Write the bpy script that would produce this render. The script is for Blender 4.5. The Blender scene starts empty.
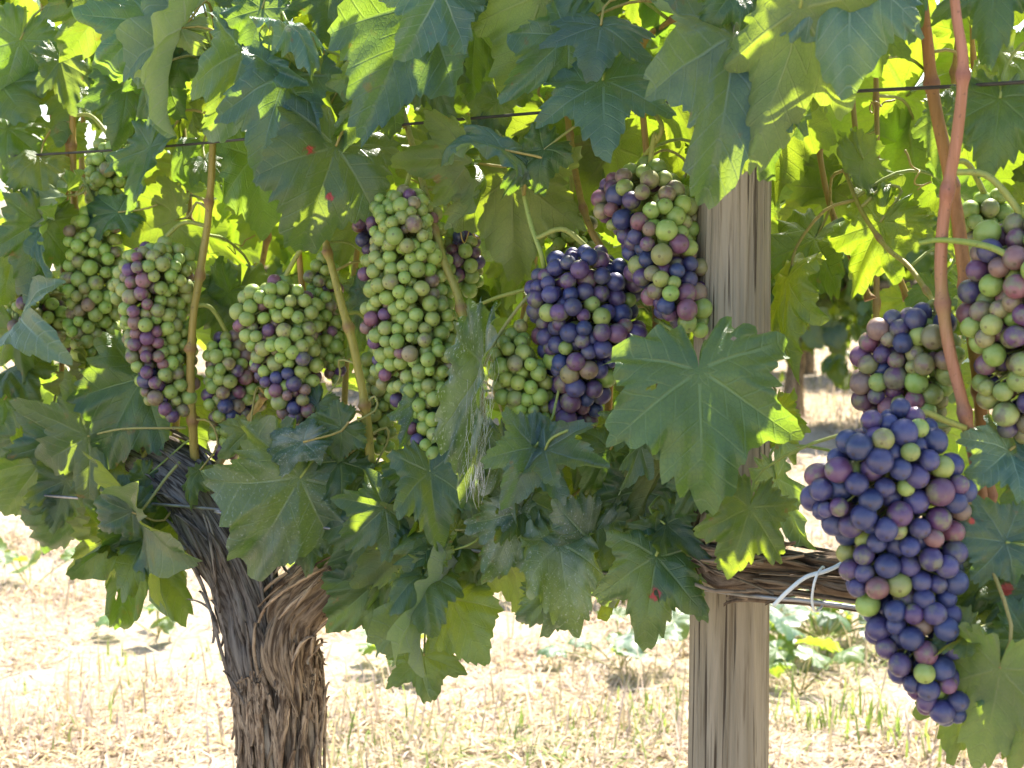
import bpy, math, random
import numpy as np
from mathutils import Vector, Matrix

# ------------------------------------------------------------------ camera, sky, sun, exposure
R = math.radians
scene = bpy.context.scene
COL = scene.collection
F, CX, CY, HOR = 1400.0, 512.0, 384.0, 230.0
CAMZ = 1.1
PITCH = math.atan((CY - HOR) / F)
cam_d = bpy.data.cameras.new('camera')
cam_d.sensor_width = 36.0
cam_d.lens = F / 1024.0 * 36.0
cam_d.clip_start, cam_d.clip_end = 0.05, 3000.0
cam_d.dof.use_dof = True
cam_d.dof.focus_distance = 1.36
cam_d.dof.aperture_fstop = 12.0
cam = bpy.data.objects.new('camera', cam_d)
cam.location = (0, 0, CAMZ)
cam.rotation_euler = (math.pi / 2 - PITCH, 0, 0)
COL.objects.link(cam)
scene.camera = cam

SUN_EL, SUN_AZ = R(54), R(24)            # azimuth measured from +Y towards +X
world = bpy.data.worlds.new('World')
scene.world = world
world.use_nodes = True
wn = world.node_tree.nodes
wl = world.node_tree.links
sky = wn.new('ShaderNodeTexSky')
sky.sky_type = 'NISHITA'
sky.sun_disc = False
sky.sun_elevation = SUN_EL
sky.sun_rotation = SUN_AZ
sky.dust_density = 2.0
sky.air_density = 1.0
wn['Background'].inputs['Strength'].default_value = 0.125
wl.new(sky.outputs[0], wn['Background'].inputs['Color'])
sun_d = bpy.data.lights.new('sun', 'SUN')
sun_d.energy = 5.0
sun_d.angle = R(0.5)
sun_d.color = (1.0, 0.93, 0.80)
sun = bpy.data.objects.new('sun', sun_d)
sdir = Vector((math.sin(SUN_AZ) * math.cos(SUN_EL), math.cos(SUN_AZ) * math.cos(SUN_EL), math.sin(SUN_EL)))
sun.rotation_euler = sdir.to_track_quat('Z', 'Y').to_euler()
sun.location = sdir * 20
COL.objects.link(sun)
vs = scene.view_settings
vs.view_transform = 'Standard'
vs.look = 'None'
vs.gamma = 1.0
vs.use_curve_mapping = False
vs.exposure = 1.68
scene.cycles.use_denoising = True
scene.cycles.max_bounces = 8
scene.cycles.diffuse_bounces = 5
scene.cycles.transmission_bounces = 4
scene.cycles.caustics_reflective = False
scene.cycles.caustics_refractive = False

rng = np.random.default_rng(11)
random.seed(5)

# ------------------------------------------------------------------ picking points by direction and true distance
cp, sp = math.cos(PITCH), math.sin(PITCH)


def ray(px, py):
    a, b = (px - CX) / F, -(py - CY) / F
    return np.array([a, cp + b * sp, -sp + b * cp])


CAMP = np.array([0.0, 0.0, CAMZ])
RA = CAMP + ray(0, HOR) * 1.80
RB = CAMP + ray(1024, HOR) * 1.12
ROW = np.array([RB[0] - RA[0], RB[1] - RA[1], 0.0])
ROW /= np.linalg.norm(ROW)                      # along the vine row
NRM = np.array([-ROW[1], ROW[0], 0.0])          # horizontally away from the camera
if NRM[1] < 0:
    NRM = -NRM


def P(px, py, off=0.0):
    """point on the row's vertical plane, moved off metres towards the camera"""
    d = ray(px, py)
    t = np.dot(RA - CAMP, NRM) / np.dot(d, NRM)
    return CAMP + d * (t - off)


def G(px, py, z=0.0):
    d = ray(px, py)
    return CAMP + d * ((z - CAMZ) / d[2])


def mpp(p):
    """metres per pixel at a point"""
    v = np.asarray(p) - CAMP
    return (v[1] * cp - v[2] * sp) / F


# ------------------------------------------------------------------ mesh helpers
def fastmesh(name, verts, quads=None, tris=None, smooth=True):
    me = bpy.data.meshes.new(name)
    verts = np.asarray(verts, dtype=np.float32)
    quads = np.zeros((0, 4), int) if quads is None or len(quads) == 0 else np.asarray(quads)
    tris = np.zeros((0, 3), int) if tris is None or len(tris) == 0 else np.asarray(tris)
    me.vertices.add(len(verts))
    me.vertices.foreach_set('co', verts.ravel())
    idx = np.concatenate([tris.ravel(), quads.ravel()]).astype(np.int32)
    tot = np.concatenate([np.full(len(tris), 3), np.full(len(quads), 4)]).astype(np.int32)
    start = np.concatenate([[0], np.cumsum(tot)[:-1]]).astype(np.int32)
    me.loops.add(len(idx))
    me.loops.foreach_set('vertex_index', idx)
    me.polygons.add(len(tot))
    me.polygons.foreach_set('loop_start', start)
    me.polygons.foreach_set('loop_total', tot)
    me.polygons.foreach_set('use_smooth', np.full(len(tot), smooth))
    me.update(calc_edges=True)
    return me


def attr_vec(me, name, arr):
    a = me.attributes.new(name, 'FLOAT_VECTOR', 'POINT')
    a.data.foreach_set('vector', np.asarray(arr, dtype=np.float32).ravel())


def attr_f(me, name, arr):
    a = me.attributes.new(name, 'FLOAT', 'POINT')
    a.data.foreach_set('value', np.asarray(arr, dtype=np.float32).ravel())


def attr_c(me, name, arr):
    a = me.attributes.new(name, 'FLOAT_COLOR', 'POINT')
    a.data.foreach_set('color', np.asarray(arr, dtype=np.float32).ravel())


def link(name, me, mat, parent=None, loc=(0, 0, 0), color=None):
    o = bpy.data.objects.new(name, me)
    if mat is not None and len(me.materials) == 0:
        me.materials.append(mat)
    o.location = Vector([float(c) for c in loc])
    if parent is not None:
        o.parent = parent
    if color is not None:
        o.color = color
    COL.objects.link(o)
    return o


def empty(name, loc):
    o = bpy.data.objects.new(name, None)
    o.empty_display_size = 0.05
    o.location = Vector([float(c) for c in loc])
    COL.objects.link(o)
    return o


def tag(o, label=None, cat=None, group=None, kind=None):
    if label:
        o['label'] = label
    if cat:
        o['category'] = cat
    if group:
        o['group'] = group
    if kind:
        o['kind'] = kind
    return o


def spline(pts, n):
    """Catmull-Rom through the points"""
    pts = np.asarray(pts, float)
    if len(pts) == 2:
        t = np.linspace(0, 1, n)[:, None]
        return pts[0] * (1 - t) + pts[1] * t
    p = np.vstack([2 * pts[0] - pts[1], pts, 2 * pts[-1] - pts[-2]])
    out = []
    for u in np.linspace(0, len(pts) - 1, n):
        i = min(int(u), len(pts) - 2)
        t = u - i
        a, b, c, d = p[i], p[i + 1], p[i + 2], p[i + 3]
        out.append(.5 * ((2 * b) + (-a + c) * t + (2 * a - 5 * b + 4 * c - d) * t * t + (-a + 3 * b - 3 * c + d) * t ** 3))
    return np.array(out)


def frames(path):
    T = np.gradient(path, axis=0)
    T /= np.linalg.norm(T, axis=1)[:, None] + 1e-12
    ref = np.array([0.31, -0.93, 0.17])
    N = []
    n = ref - np.dot(ref, T[0]) * T[0]
    if np.linalg.norm(n) < 0.1:
        n = np.array([1.0, 0, 0]) - T[0][0] * T[0]
    n /= np.linalg.norm(n)
    for t in T:
        n = n - np.dot(n, t) * t
        n /= np.linalg.norm(n) + 1e-12
        N.append(n)
    N = np.array(N)
    return T, N, np.cross(T, N)


def tube_arrays(path, rad, seg=8, disp=None, base=0):
    path = np.asarray(path, float)
    n = len(path)
    rad = np.broadcast_to(np.asarray(rad, float), (n,))
    T, N, B = frames(path)
    th = np.linspace(0, 2 * np.pi, seg, endpoint=False)
    rr = rad[:, None] * np.ones(seg)[None]
    if disp is not None:
        rr = rr + disp
    v = path[:, None] + rr[..., None] * (np.cos(th)[None, :, None] * N[:, None] + np.sin(th)[None, :, None] * B[:, None])
    v = v.reshape(-1, 3)
    i = np.arange(n - 1)[:, None] * seg
    j = np.arange(seg)[None]
    k = (j + 1) % seg
    q = np.stack([i + j, i + k, i + seg + k, i + seg + j], -1).reshape(-1, 4)
    v = np.vstack([v, path[0], path[-1]])
    c0, c1 = n * seg, n * seg + 1
    js = np.arange(seg)
    ks = (js + 1) % seg
    t0 = np.stack([np.full(seg, c0), ks, js], -1)
    t1 = np.stack([np.full(seg, c1), (n - 1) * seg + js, (n - 1) * seg + ks], -1)
    uv = np.stack([np.broadcast_to(th[None], (n, seg)), np.broadcast_to(np.linspace(0, 1, n)[:, None], (n, seg))], -1).reshape(-1, 2)
    uv = np.vstack([uv, uv[0], uv[-1]])
    return v, q + base, np.vstack([t0, t1]) + base, uv


class MB:
    def __init__(self):
        self.v, self.q, self.t, self.n = [], [], [], 0
        self.a = []

    def add(self, v, q=None, t=None, a=None):
        self.v.append(np.asarray(v, float))
        if q is not None and len(q):
            self.q.append(np.asarray(q) + self.n)
        if t is not None and len(t):
            self.t.append(np.asarray(t) + self.n)
        if a is not None:
            self.a.append(np.asarray(a, float))
        self.n += len(v)

    def tube(self, path, rad, seg=8, a=None):
        v, q, t, uv = tube_arrays(path, rad, seg)
        self.add(v, q, t, None if a is None else np.full((len(v),) + np.shape(a), 0.0) + np.asarray(a))

    def mesh(self, name, off=(0, 0, 0), smooth=True):
        v = np.vstack(self.v) - np.asarray(off)
        return fastmesh(name, v, np.vstack(self.q) if self.q else None, np.vstack(self.t) if self.t else None, smooth)


_tab = rng.random((64, 64))


def vnoise(x, y, px=None, seed=0):
    """value noise, optionally periodic in x with integer period px"""
    xi, yi = np.floor(x).astype(int), np.floor(y).astype(int)
    fx, fy = x - xi, y - yi
    fx, fy = fx * fx * (3 - 2 * fx), fy * fy * (3 - 2 * fy)

    def g(a, b):
        if px:
            a = a % px
        return _tab[(a * 7 + seed * 13) % 64, (b * 5 + seed * 29 + (a // 9)) % 64]
    return (g(xi, yi) * (1 - fx) + g(xi + 1, yi) * fx) * (1 - fy) + (g(xi, yi + 1) * (1 - fx) + g(xi + 1, yi + 1) * fx) * fy


# ------------------------------------------------------------------ materials
def new_mat(name):
    m = bpy.data.materials.new(name)
    m.use_nodes = True
    nt = m.node_tree
    for n in list(nt.nodes):
        if n.type != 'OUTPUT_MATERIAL':
            nt.nodes.remove(n)
    return m, nt, nt.nodes, nt.links, [n for n in nt.nodes if n.type == 'OUTPUT_MATERIAL'][0]


class NB:
    """short-hands for node trees"""

    def __init__(self, nt):
        self.nt, self.n, self.l = nt, nt.nodes, nt.links

    def inp(self, sock, v):
        if isinstance(v, (int, float)):
            sock.default_value = v
        elif isinstance(v, (tuple, list)):
            if sock.type == 'VECTOR':
                sock.default_value = tuple(v)[:3]
            else:
                sock.default_value = tuple(v) if len(v) == 4 else tuple(v) + (1,)
        else:
            self.l.new(v, sock)

    def math(self, op, a, b=0.0, clamp=False):
        n = self.n.new('ShaderNodeMath')
        n.operation = op
        n.use_clamp = clamp
        self.inp(n.inputs[0], a)
        self.inp(n.inputs[1], b)
        return n.outputs[0]

    def mix(self, f, a, b, blend='MIX'):
        n = self.n.new('ShaderNodeMix')
        n.data_type = 'RGBA'
        n.blend_type = blend
        self.inp(n.inputs[0], f)
        self.inp(n.inputs[6], a)
        self.inp(n.inputs[7], b)
        return n.outputs[2]

    def rng(self, v, a, b, c=0.0, d=1.0):
        n = self.n.new('ShaderNodeMapRange')
        n.interpolation_type = 'SMOOTHSTEP'
        for i, x in enumerate((v, a, b, c, d)):
            self.inp(n.inputs[i], x)
        return n.outputs[0]

    def noise(self, vec, scale, detail=4, rough=.55, dist=0.0):
        n = self.n.new('ShaderNodeTexNoise')
        if vec is not None:
            self.l.new(vec, n.inputs['Vector'])
        n.inputs['Scale'].default_value = scale
        n.inputs['Detail'].default_value = detail
        n.inputs['Roughness'].default_value = rough
        n.inputs['Distortion'].default_value = dist
        return n.outputs['Fac']

    def attr(self, name):
        n = self.n.new('ShaderNodeAttribute')
        n.attribute_name = name
        return n

    def scale(self, vec, s):
        n = self.n.new('ShaderNodeVectorMath')
        n.operation = 'MULTIPLY'
        self.l.new(vec, n.inputs[0])
        n.inputs[1].default_value = s
        return n.outputs[0]

    def addv(self, vec, b):
        n = self.n.new('ShaderNodeVectorMath')
        n.operation = 'ADD'
        self.l.new(vec, n.inputs[0])
        self.inp(n.inputs[1], b)
        return n.outputs[0]

    def coord(self, which='Object'):
        return self.n.new('ShaderNodeTexCoord').outputs[which]

    def bump(self, h, strength=.3, dist=.002):
        n = self.n.new('ShaderNodeBump')
        n.inputs['Strength'].default_value = strength
        n.inputs['Distance'].default_value = dist
        self.l.new(h, n.inputs['Height'])
        return n.outputs[0]

    def principled(self, col, rough=.5, spec=.5, normal=None):
        n = self.n.new('ShaderNodeBsdfPrincipled')
        self.inp(n.inputs['Base Color'], col)
        self.inp(n.inputs['Roughness'], rough)
        self.inp(n.inputs['Specular IOR Level'], spec)
        if normal is not None:
            self.l.new(normal, n.inputs['Normal'])
        return n


def leaf_material(name, merged=False, veins=True):
    m, nt, N, L, out = new_mat(name)
    b = NB(nt)
    va = b.attr('vein')                     # x: along the nearest main vein, y: across it, z: radius
    uvw = b.attr('leafco').outputs['Vector']
    sep = N.new('ShaderNodeSeparateXYZ')
    L.new(va.outputs['Vector'], sep.inputs[0])
    u, v, r = sep.outputs
    info = N.new('ShaderNodeObjectInfo')
    if merged:
        tint = b.attr('tint').outputs['Color']
        rnd = b.attr('tint').outputs['Alpha']
        alpha = None
    else:
        tint = info.outputs['Color']
        rnd = info.outputs['Random']
        alpha = info.outputs['Alpha']
    w3 = N.new('ShaderNodeCombineXYZ')
    L.new(b.math('MULTIPLY', rnd, 37.0), w3.inputs[2])
    co = b.addv(uvw, w3.outputs[0])
    width = b.math('SUBTRACT', 0.022, b.math('MULTIPLY', u, 0.014))
    main = b.math('SUBTRACT', 1.0, b.rng(v, b.math('MULTIPLY', width, .35), width), True)
    ph = b.math('FRACT', b.math('DIVIDE', b.math('SUBTRACT', u, b.math('MULTIPLY', v, 0.85)), 0.135))
    f = b.math('ABSOLUTE', b.math('SUBTRACT', ph, .5))
    sec = b.math('SUBTRACT', 1.0, b.rng(f, 0.02, 0.085), True)
    vo = N.new('ShaderNodeTexVoronoi')
    vo.feature = 'DISTANCE_TO_EDGE'
    vo.inputs['Scale'].default_value = 30.0
    L.new(co, vo.inputs['Vector'])
    cell = b.rng(vo.outputs['Distance'], 0.0, 0.16)
    veinf = b.math('MAXIMUM', main, b.math('MULTIPLY', sec, .55))
    big = b.noise(co, 2.2, 4)
    fine = b.noise(co, 16, 4)
    geo = N.new('ShaderNodeNewGeometry')
    back = geo.outputs['Backfacing']
    # upper side
    t1 = b.mix(b.rng(big, .35, .7), (.020, .056, .033), (.038, .082, .034))
    t1 = b.mix(b.math('MULTIPLY', fine, .3), t1, (.06, .105, .065))
    t1 = b.mix(b.math('MULTIPLY', veinf, .62), t1, (.17, .235, .10))
    # underside, downy and pale
    t2 = b.mix(b.rng(big, .3, .7), (.105, .145, .068), (.145, .175, .09))
    t2 = b.mix(b.math('MULTIPLY', veinf, .5), t2, (.24, .27, .14))
    col = b.mix(back, t1, t2)
    tr = b.mix(b.rng(big, .3, .75), (.40, .58, .025), (.56, .70, .045))
    tr = b.mix(b.math('MULTIPLY', veinf, .45), tr, (.30, .36, .06))
    tr = b.mix(b.math('MULTIPLY', b.math('SUBTRACT', 1.0, cell), .22), tr, (.22, .34, .03))
    col = b.mix(1.0, col, tint, 'MULTIPLY')
    tr = b.mix(1.0, tr, b.mix(1.0, tint, (1.12, 1.12, 1.3), 'DARKEN'), 'MULTIPLY')
    # yellow and brown margin blotches, a few leaves only
    blot = b.math('MULTIPLY', b.rng(b.noise(co, 5.5, 5, .6), .60, .70), b.rng(rnd, .55, .9))
    blot = b.math('MULTIPLY', blot, b.rng(r, .35, .95))
    col = b.mix(b.math('MULTIPLY', blot, .8), col, (.23, .16, .045))
    tr = b.mix(b.math('MULTIPLY', blot, .8), tr, (.42, .26, .04))
    spot = b.attr('spot').outputs['Fac']
    sraw = b.math('ADD', spot, b.math('MULTIPLY', b.math('SUBTRACT', b.noise(co, 13, 5, .7), .5), 1.7))
    rim = b.math('MULTIPLY', b.rng(sraw, .30, .50), b.rng(spot, .0, .15))
    spot = b.math('MULTIPLY', b.rng(sraw, .55, .72), b.rng(spot, .05, .2))
    col = b.mix(b.math('MULTIPLY', rim, .7), col, (.16, .09, .035))
    tr = b.mix(b.math('MULTIPLY', rim, .7), tr, (.30, .15, .03))
    col = b.mix(spot, col, (.42, .055, .045))
    tr = b.mix(spot, tr, (.45, .08, .04))
    if alpha is not None:                  # alpha < 1: chalky spray residue and cobweb dust
        dust = b.math('MULTIPLY', b.math('SUBTRACT', 1.0, alpha, True),
                      b.math('MAXIMUM', b.rng(b.noise(co, 40, 2, .5), .60, .68), b.math('MULTIPLY', b.rng(b.noise(co, 3, 3), .42, .66), .5)))
        col = b.mix(dust, col, (.52, .56, .52))
    hgt = b.math('ADD', b.math('MULTIPLY', cell, .16), b.math('MULTIPLY', b.math('SUBTRACT', 1.0, veinf), .9))
    hgt = b.math('ADD', hgt, b.math('MULTIPLY', fine, .35))
    nor = b.bump(hgt, .5, .0018)
    rough = b.math('ADD', .36, b.math('MULTIPLY', back, .35))
    pr = b.principled(col, rough, .7, nor)
    ts = N.new('ShaderNodeBsdfTranslucent')
    L.new(tr, ts.inputs['Color'])
    L.new(nor, ts.inputs['Normal'])
    mx = N.new('ShaderNodeMixShader')
    mx.inputs[0].default_value = .35
    L.new(pr.outputs[0], mx.inputs[1])
    L.new(ts.outputs[0], mx.inputs[2])
    L.new(mx.outputs[0], out.inputs['Surface'])
    return m


def grape_material(name, merged=False):
    m, nt, N, L, out = new_mat(name)
    b = NB(nt)
    info = N.new('ShaderNodeObjectInfo')
    co = b.coord('Object')
    if merged:
        col = b.attr('tint').outputs['Color']
        vec = co
        sc = 90.0
    else:
        col = info.outputs['Color']
        w3 = N.new('ShaderNodeCombineXYZ')
        L.new(b.math('MULTIPLY', info.outputs['Random'], 91.0), w3.inputs[0])
        vec = b.addv(co, w3.outputs[0])
        sc = 1.3
    bl = b.noise(vec, sc, 5, .6)
    fine = b.noise(vec, sc * 7, 3, .6)
    bloomf = b.math('ADD', b.rng(bl, .32, .72), b.math('MULTIPLY', fine, .25))
    hsv = N.new('ShaderNodeHueSaturation')
    L.new(col, hsv.inputs['Color'])
    hsv.inputs['Saturation'].default_value = .88
    hsv.inputs['Value'].default_value = 1.35
    if not merged:
        al = info.outputs['Alpha']
        turn = b.math('MULTIPLY', b.rng(al, .08, .30), b.rng(al, .95, .70))
        pcol = b.mix(b.rng(al, .40, .50), (.15, .075, .10), (.17, .19, .085))
        grad = b.rng(b.math('ADD', b.noise(vec, .75, 3, .5), b.math('MULTIPLY', b.noise(vec, 4, 3), .2)), .58, .78)
        col0 = col
        col = b.mix(b.math('MULTIPLY', b.math('MULTIPLY', turn, grad), .8), col0, pcol)
        L.new(col, hsv.inputs['Color'])
    pale = b.mix(.13, hsv.outputs[0], (.22, .30, .44))
    c = b.mix(b.math('MULTIPLY', bloomf, .42), col, pale)
    if not merged:
        sepz = N.new('ShaderNodeSeparateXYZ')
        L.new(co, sepz.inputs[0])
        c = b.mix(b.math('MULTIPLY', b.rng(sepz.outputs[2], .982, .992), .55), c, (.06, .035, .02))
        # russet freckles
        fr = b.rng(b.noise(vec, 9.0, 2, .5), .70, .76)
        c = b.mix(b.math('MULTIPLY', fr, .5), c, (.11, .07, .035))
    rough = b.math('ADD', .25, b.math('MULTIPLY', bloomf, .26))
    pr = b.principled(c, rough, .65)
    pr.inputs['Subsurface Weight'].default_value = .5
    pr.inputs['Subsurface Radius'].default_value = (1.0, .75, .25)
    pr.inputs['Subsurface Scale'].default_value = .007
    L.new(pr.outputs[0], out.inputs['Surface'])
    return m


def stem_material(name, base, alt, node=(.35, .10, .12), spec=.4):
    m, nt, N, L, out = new_mat(name)
    b = NB(nt)
    co = b.coord('Object')
    info = N.new('ShaderNodeObjectInfo')
    st = b.noise(b.scale(co, (260, 260, 14)), 1.0, 4, .6)
    bl = b.noise(co, 14, 3)
    c = b.mix(b.rng(st, .35, .7), base, alt)
    c = b.mix(b.math('MULTIPLY', b.rng(bl, .52, .72), .55), c, node)
    c = b.mix(1.0, c, info.outputs['Color'], 'MULTIPLY')
    lng = b.noise(co, 7, 2)
    c = b.mix(b.math('MULTIPLY', b.rng(lng, .45, .7), .45), c, (.24, .27, .08))
    c = b.mix(b.math('MULTIPLY', b.attr('node').outputs['Fac'], .6), c, (.22, .085, .075))
    c = b.mix(b.math('MULTIPLY', b.rng(b.noise(co, 300, 2), .62, .72), .5), c, (.10, .06, .04))
    pr = b.principled(c, .55, spec, b.bump(st, .5, .0015))
    L.new(pr.outputs[0], out.inputs['Surface'])
    return m


def bark_material(name, dark, mid, light):
    m, nt, N, L, out = new_mat(name)
    b = NB(nt)
    info = N.new('ShaderNodeObjectInfo')
    ba = b.attr('barkco').outputs['Vector']          # x,y: around, z: along (metres)
    st = b.noise(b.scale(ba, (1, 1, .07)), 330, 6, .65, .4)
    st2 = b.noise(b.scale(ba, (1, 1, .09)), 95, 5, .6, .5)
    pat = b.noise(ba, 14, 4, .6)
    cav = b.attr('cav').outputs['Fac']
    c = b.mix(b.rng(st2, .3, .7), mid, light)
    c = b.mix(b.rng(st, .58, .38), c, dark)
    c = b.mix(b.math('MULTIPLY', b.rng(pat, .5, .7), .3), c, (.24, .15, .085))
    c = b.mix(b.math('MULTIPLY', cav, .25), c, dark)
    c = b.mix(1.0, c, info.outputs['Color'], 'MULTIPLY')
    h = b.math('ADD', st, b.math('MULTIPLY', st2, 1.2))
    pr = b.principled(c, .85, .2, b.bump(h, .9, .004))
    L.new(pr.outputs[0], out.inputs['Surface'])
    return m


def simple_mat(name, col, rough=.6, spec=.4, var=.15, scale=30, metallic=0.0, trans=None):
    m, nt, N, L, out = new_mat(name)
    b = NB(nt)
    info = N.new('ShaderNodeObjectInfo')
    f = b.noise(b.coord('Object'), scale, 4)
    c = b.mix(b.rng(f, .3, .7), tuple(x * (1 - var) for x in col), tuple(min(1, x * (1 + var)) for x in col))
    c = b.mix(1.0, c, info.outputs['Color'], 'MULTIPLY')
    pr = b.principled(c, rough, spec)
    pr.inputs['Metallic'].default_value = metallic
    if trans is None:
        L.new(pr.outputs[0], out.inputs['Surface'])
    else:
        ts = N.new('ShaderNodeBsdfTranslucent')
        L.new(b.mix(1.0, c, (2.0, 2.0, 1.2), 'MULTIPLY'), ts.inputs['Color'])
        mx = N.new('ShaderNodeMixShader')
        mx.inputs[0].default_value = trans
        L.new(pr.outputs[0], mx.inputs[1])
        L.new(ts.outputs[0], mx.inputs[2])
        L.new(mx.outputs[0], out.inputs['Surface'])
    return m


M_LEAF = leaf_material('vine leaf')
M_LEAFM = leaf_material('vine foliage', merged=True)
M_GRAPE = grape_material('grape skin')
M_GRAPEM = grape_material('grape skin massed', merged=True)
M_CANE = stem_material('vine cane', (.33, .24, .085), (.42, .31, .14), (.30, .16, .08))
M_STALK = stem_material('leaf stalk', (.27, .29, .095), (.34, .33, .12), (.30, .20, .09))
M_BARK = bark_material('vine bark', (.075, .058, .046), (.25, .21, .165), (.46, .41, .34))
M_WIRE = simple_mat('galvanised wire', (.30, .30, .31), .45, .5, .25, 60, .8)
M_DARKWIRE = simple_mat('weathered wire', (.07, .065, .06), .6, .4, .3, 60, .3)
M_TWINE = simple_mat('pale twine', (.66, .74, .80), .6, .4, .08)
M_WEB = simple_mat('cobweb threads', (.80, .82, .84), .8, .2, .05, 30)


# ------------------------------------------------------------------ vine leaf
LC = np.array([[0, 1.0], [8, .88], [17, .76], [27, .63], [35, .62], [45, .74], [53, .84], [62, .74], [72, .60], [80, .53],
               [90, .56], [100, .64], [107, .69], [116, .60], [127, .49], [140, .47], [152, .46], [163, .40], [171, .28], [177, .06]])
VEINS = np.radians([0, 54, -54, 107, -107])


def leaf_shape(nt=150, nr=14, lobe=1.0, teeth=1.0, rg=rng, round_=0.0):
    th = np.linspace(-R(177), R(177), nt)
    a = np.degrees(np.abs(th))
    side = (th > 0)
    # each side has its own small irregularities
    rad = np.zeros(nt)
    for s in (0, 1):
        c = LC.copy()
        c[1:-1, 0] += rg.normal(0, 1.6, len(c) - 2)
        mean = np.interp(c[:, 0], [0, 54, 107, 150, 177], [.92, .72, .60, .46, .06])
        c[:, 1] = mean + (c[:, 1] - mean) * lobe * (1 - round_)
        c[1:-2, 1] *= 1 + rg.normal(0, .025, len(c) - 3)
        c[-1, 1] = .06
        rr = np.interp(a, np.sort(c[:, 0]), c[:, 1])
        rad = np.where(side == bool(s), rr, rad)
    k = np.array([.25, .5, .25])
    rad = np.convolve(np.pad(rad, 1, mode='edge'), k, 'valid')
    # forward-pointing saw teeth of uneven size
    nteeth = int(17 + rg.integers(0, 6))
    ph = np.cumsum(rg.uniform(.7, 1.3, 400))
    x = (np.abs(th) / R(177)) * nteeth + side * 57
    idx = np.searchsorted(ph, x)
    lo = np.where(idx > 0, ph[np.maximum(idx - 1, 0)], 0)
    fr = (x - lo) / np.maximum(ph[idx] - lo, 1e-6)
    amp = rg.uniform(.3, 1.6, 400)[idx]
    saw = np.where(fr < .4, fr / .4, (1 - fr) / .6) ** .8
    tooth = (saw - .45) * .085 * amp * teeth * np.clip(rad / .6, .2, 1.1)
    s = np.linspace(0, 1, nr + 1)[1:] ** .85
    rr = s[:, None] * rad[None] + (s[:, None] ** 7) * tooth[None]
    x = rr * np.sin(th)[None]
    y = rr * np.cos(th)[None]
    x = np.concatenate([[0], x.ravel()])
    y = np.concatenate([[0], y.ravel()])
    i = 1 + np.arange(nr - 1)[:, None] * nt
    j = np.arange(nt - 1)[None]
    quads = np.stack([i + j, i + nt + j, i + nt + j + 1, i + j + 1], -1).reshape(-1, 4)
    tris = np.stack([np.zeros(nt - 1, int), 1 + np.arange(nt - 1), 2 + np.arange(nt - 1)], -1)
    # make +Z the upper face (theta grows towards +x, so flip)
    quads = quads[:, ::-1]
    tris = tris[:, ::-1]
    best_u = np.zeros_like(x)
    best_v = np.full_like(x, 9.0)
    for va in VEINS:
        u = x * math.sin(va) + y * math.cos(va)
        v = np.abs(x * math.cos(va) - y * math.sin(va))
        v = np.where(u > 0, v, 8.0)
        sel = v < best_v
        best_u = np.where(sel, u, best_u)
        best_v = np.where(sel, v, best_v)
    best_u = np.where(best_v > 5, 0.3, best_u)
    best_v = np.where(best_v > 5, 0.3, best_v)
    rn = np.concatenate([[0], np.repeat(s, nt)])
    return x, y, quads, tris, np.stack([best_u, best_v, rn], -1)


def leaf_verts(x, y, vein, curl=.6, cross=.3, fold=0.0, wave=.06, width=1.0, rg=rng):
    """leaf blade in its own frame: junction at 0, tip at (0,1,0), upper face +Z"""
    u, v, rn = vein.T
    r = np.hypot(x, y)
    th = np.arctan2(x, y)
    z = .042 * np.clip(v / .12, 0, 1) * np.clip(r * 3, 0, 1)                       # quilting between the veins
    p1, p2, p3 = rg.uniform(0, 6.28, 3)
    z = z + wave * r ** 1.8 * (np.sin(3 * th + p1) + .6 * np.sin(7 * th + p2))
    z = z + wave * .45 * r * np.sin(5 * x + p3) * np.cos(4 * y + p1)
    z = z + .5 * wave * rn ** 5 * np.sin(17 * th + p2)
    z = z - fold * np.sqrt(x * x + .004) * -1.0
    z = z + .034 * (vnoise(x * 8 + p1, y * 8 + p2) - .5) * np.clip(r * 4, 0, 1) + .10 * (vnoise(x * 2.6 + p3, y * 2.6 + p1) - .5)
    z = z - rg.uniform(-.10, .16) * rn ** 4
    x = x * width
    # rolled across (edges down for positive)
    if abs(cross) > 1e-3:
        kx = cross
        X = np.sin(kx * x) / kx - z * np.sin(kx * x)
        Z = z * np.cos(kx * x) - (1 - np.cos(kx * x)) / kx
        x, z = X, Z
    if abs(curl) > 1e-3:
        Y = np.sin(curl * y) / curl + z * np.sin(curl * y)
        Z = z * np.cos(curl * y) - (1 - np.cos(curl * y)) / curl
        yt, zt = math.sin(curl) / curl, -(1 - math.cos(curl)) / curl
        y, z = Y, Z
    else:
        yt, zt = 1.0, 0.0
    a = math.atan2(zt, yt)
    ca, sa = math.cos(-a), math.sin(-a)
    y, z = y * ca - z * sa, y * sa + z * ca
    s = 1.0 / math.hypot(yt, zt)
    return np.stack([x * s, y * s, z * s], -1)


def orient(J, T, roll, under, normal=None):
    J, T = np.asarray(J, float), np.asarray(T, float)
    Y = T - J
    ln = np.linalg.norm(Y)
    Y = Y / ln
    tocam = CAMP - (J + T) / 2
    if normal is not None:
        Z = normal - np.dot(normal, Y) * Y
        Z /= np.linalg.norm(Z)
        return np.cross(Y, Z), Y, Z, ln
    Z = tocam - np.dot(tocam, Y) * Y
    Z /= np.linalg.norm(Z)
    a = R(roll)
    Z = Z * math.cos(a) + np.cross(Y, Z) * math.sin(a)
    if under:
        Z = -Z
    X = np.cross(Y, Z)
    return X, Y, Z, ln


CANES = []          # (vine, sampled points) that stalks and bunches attach to


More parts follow.
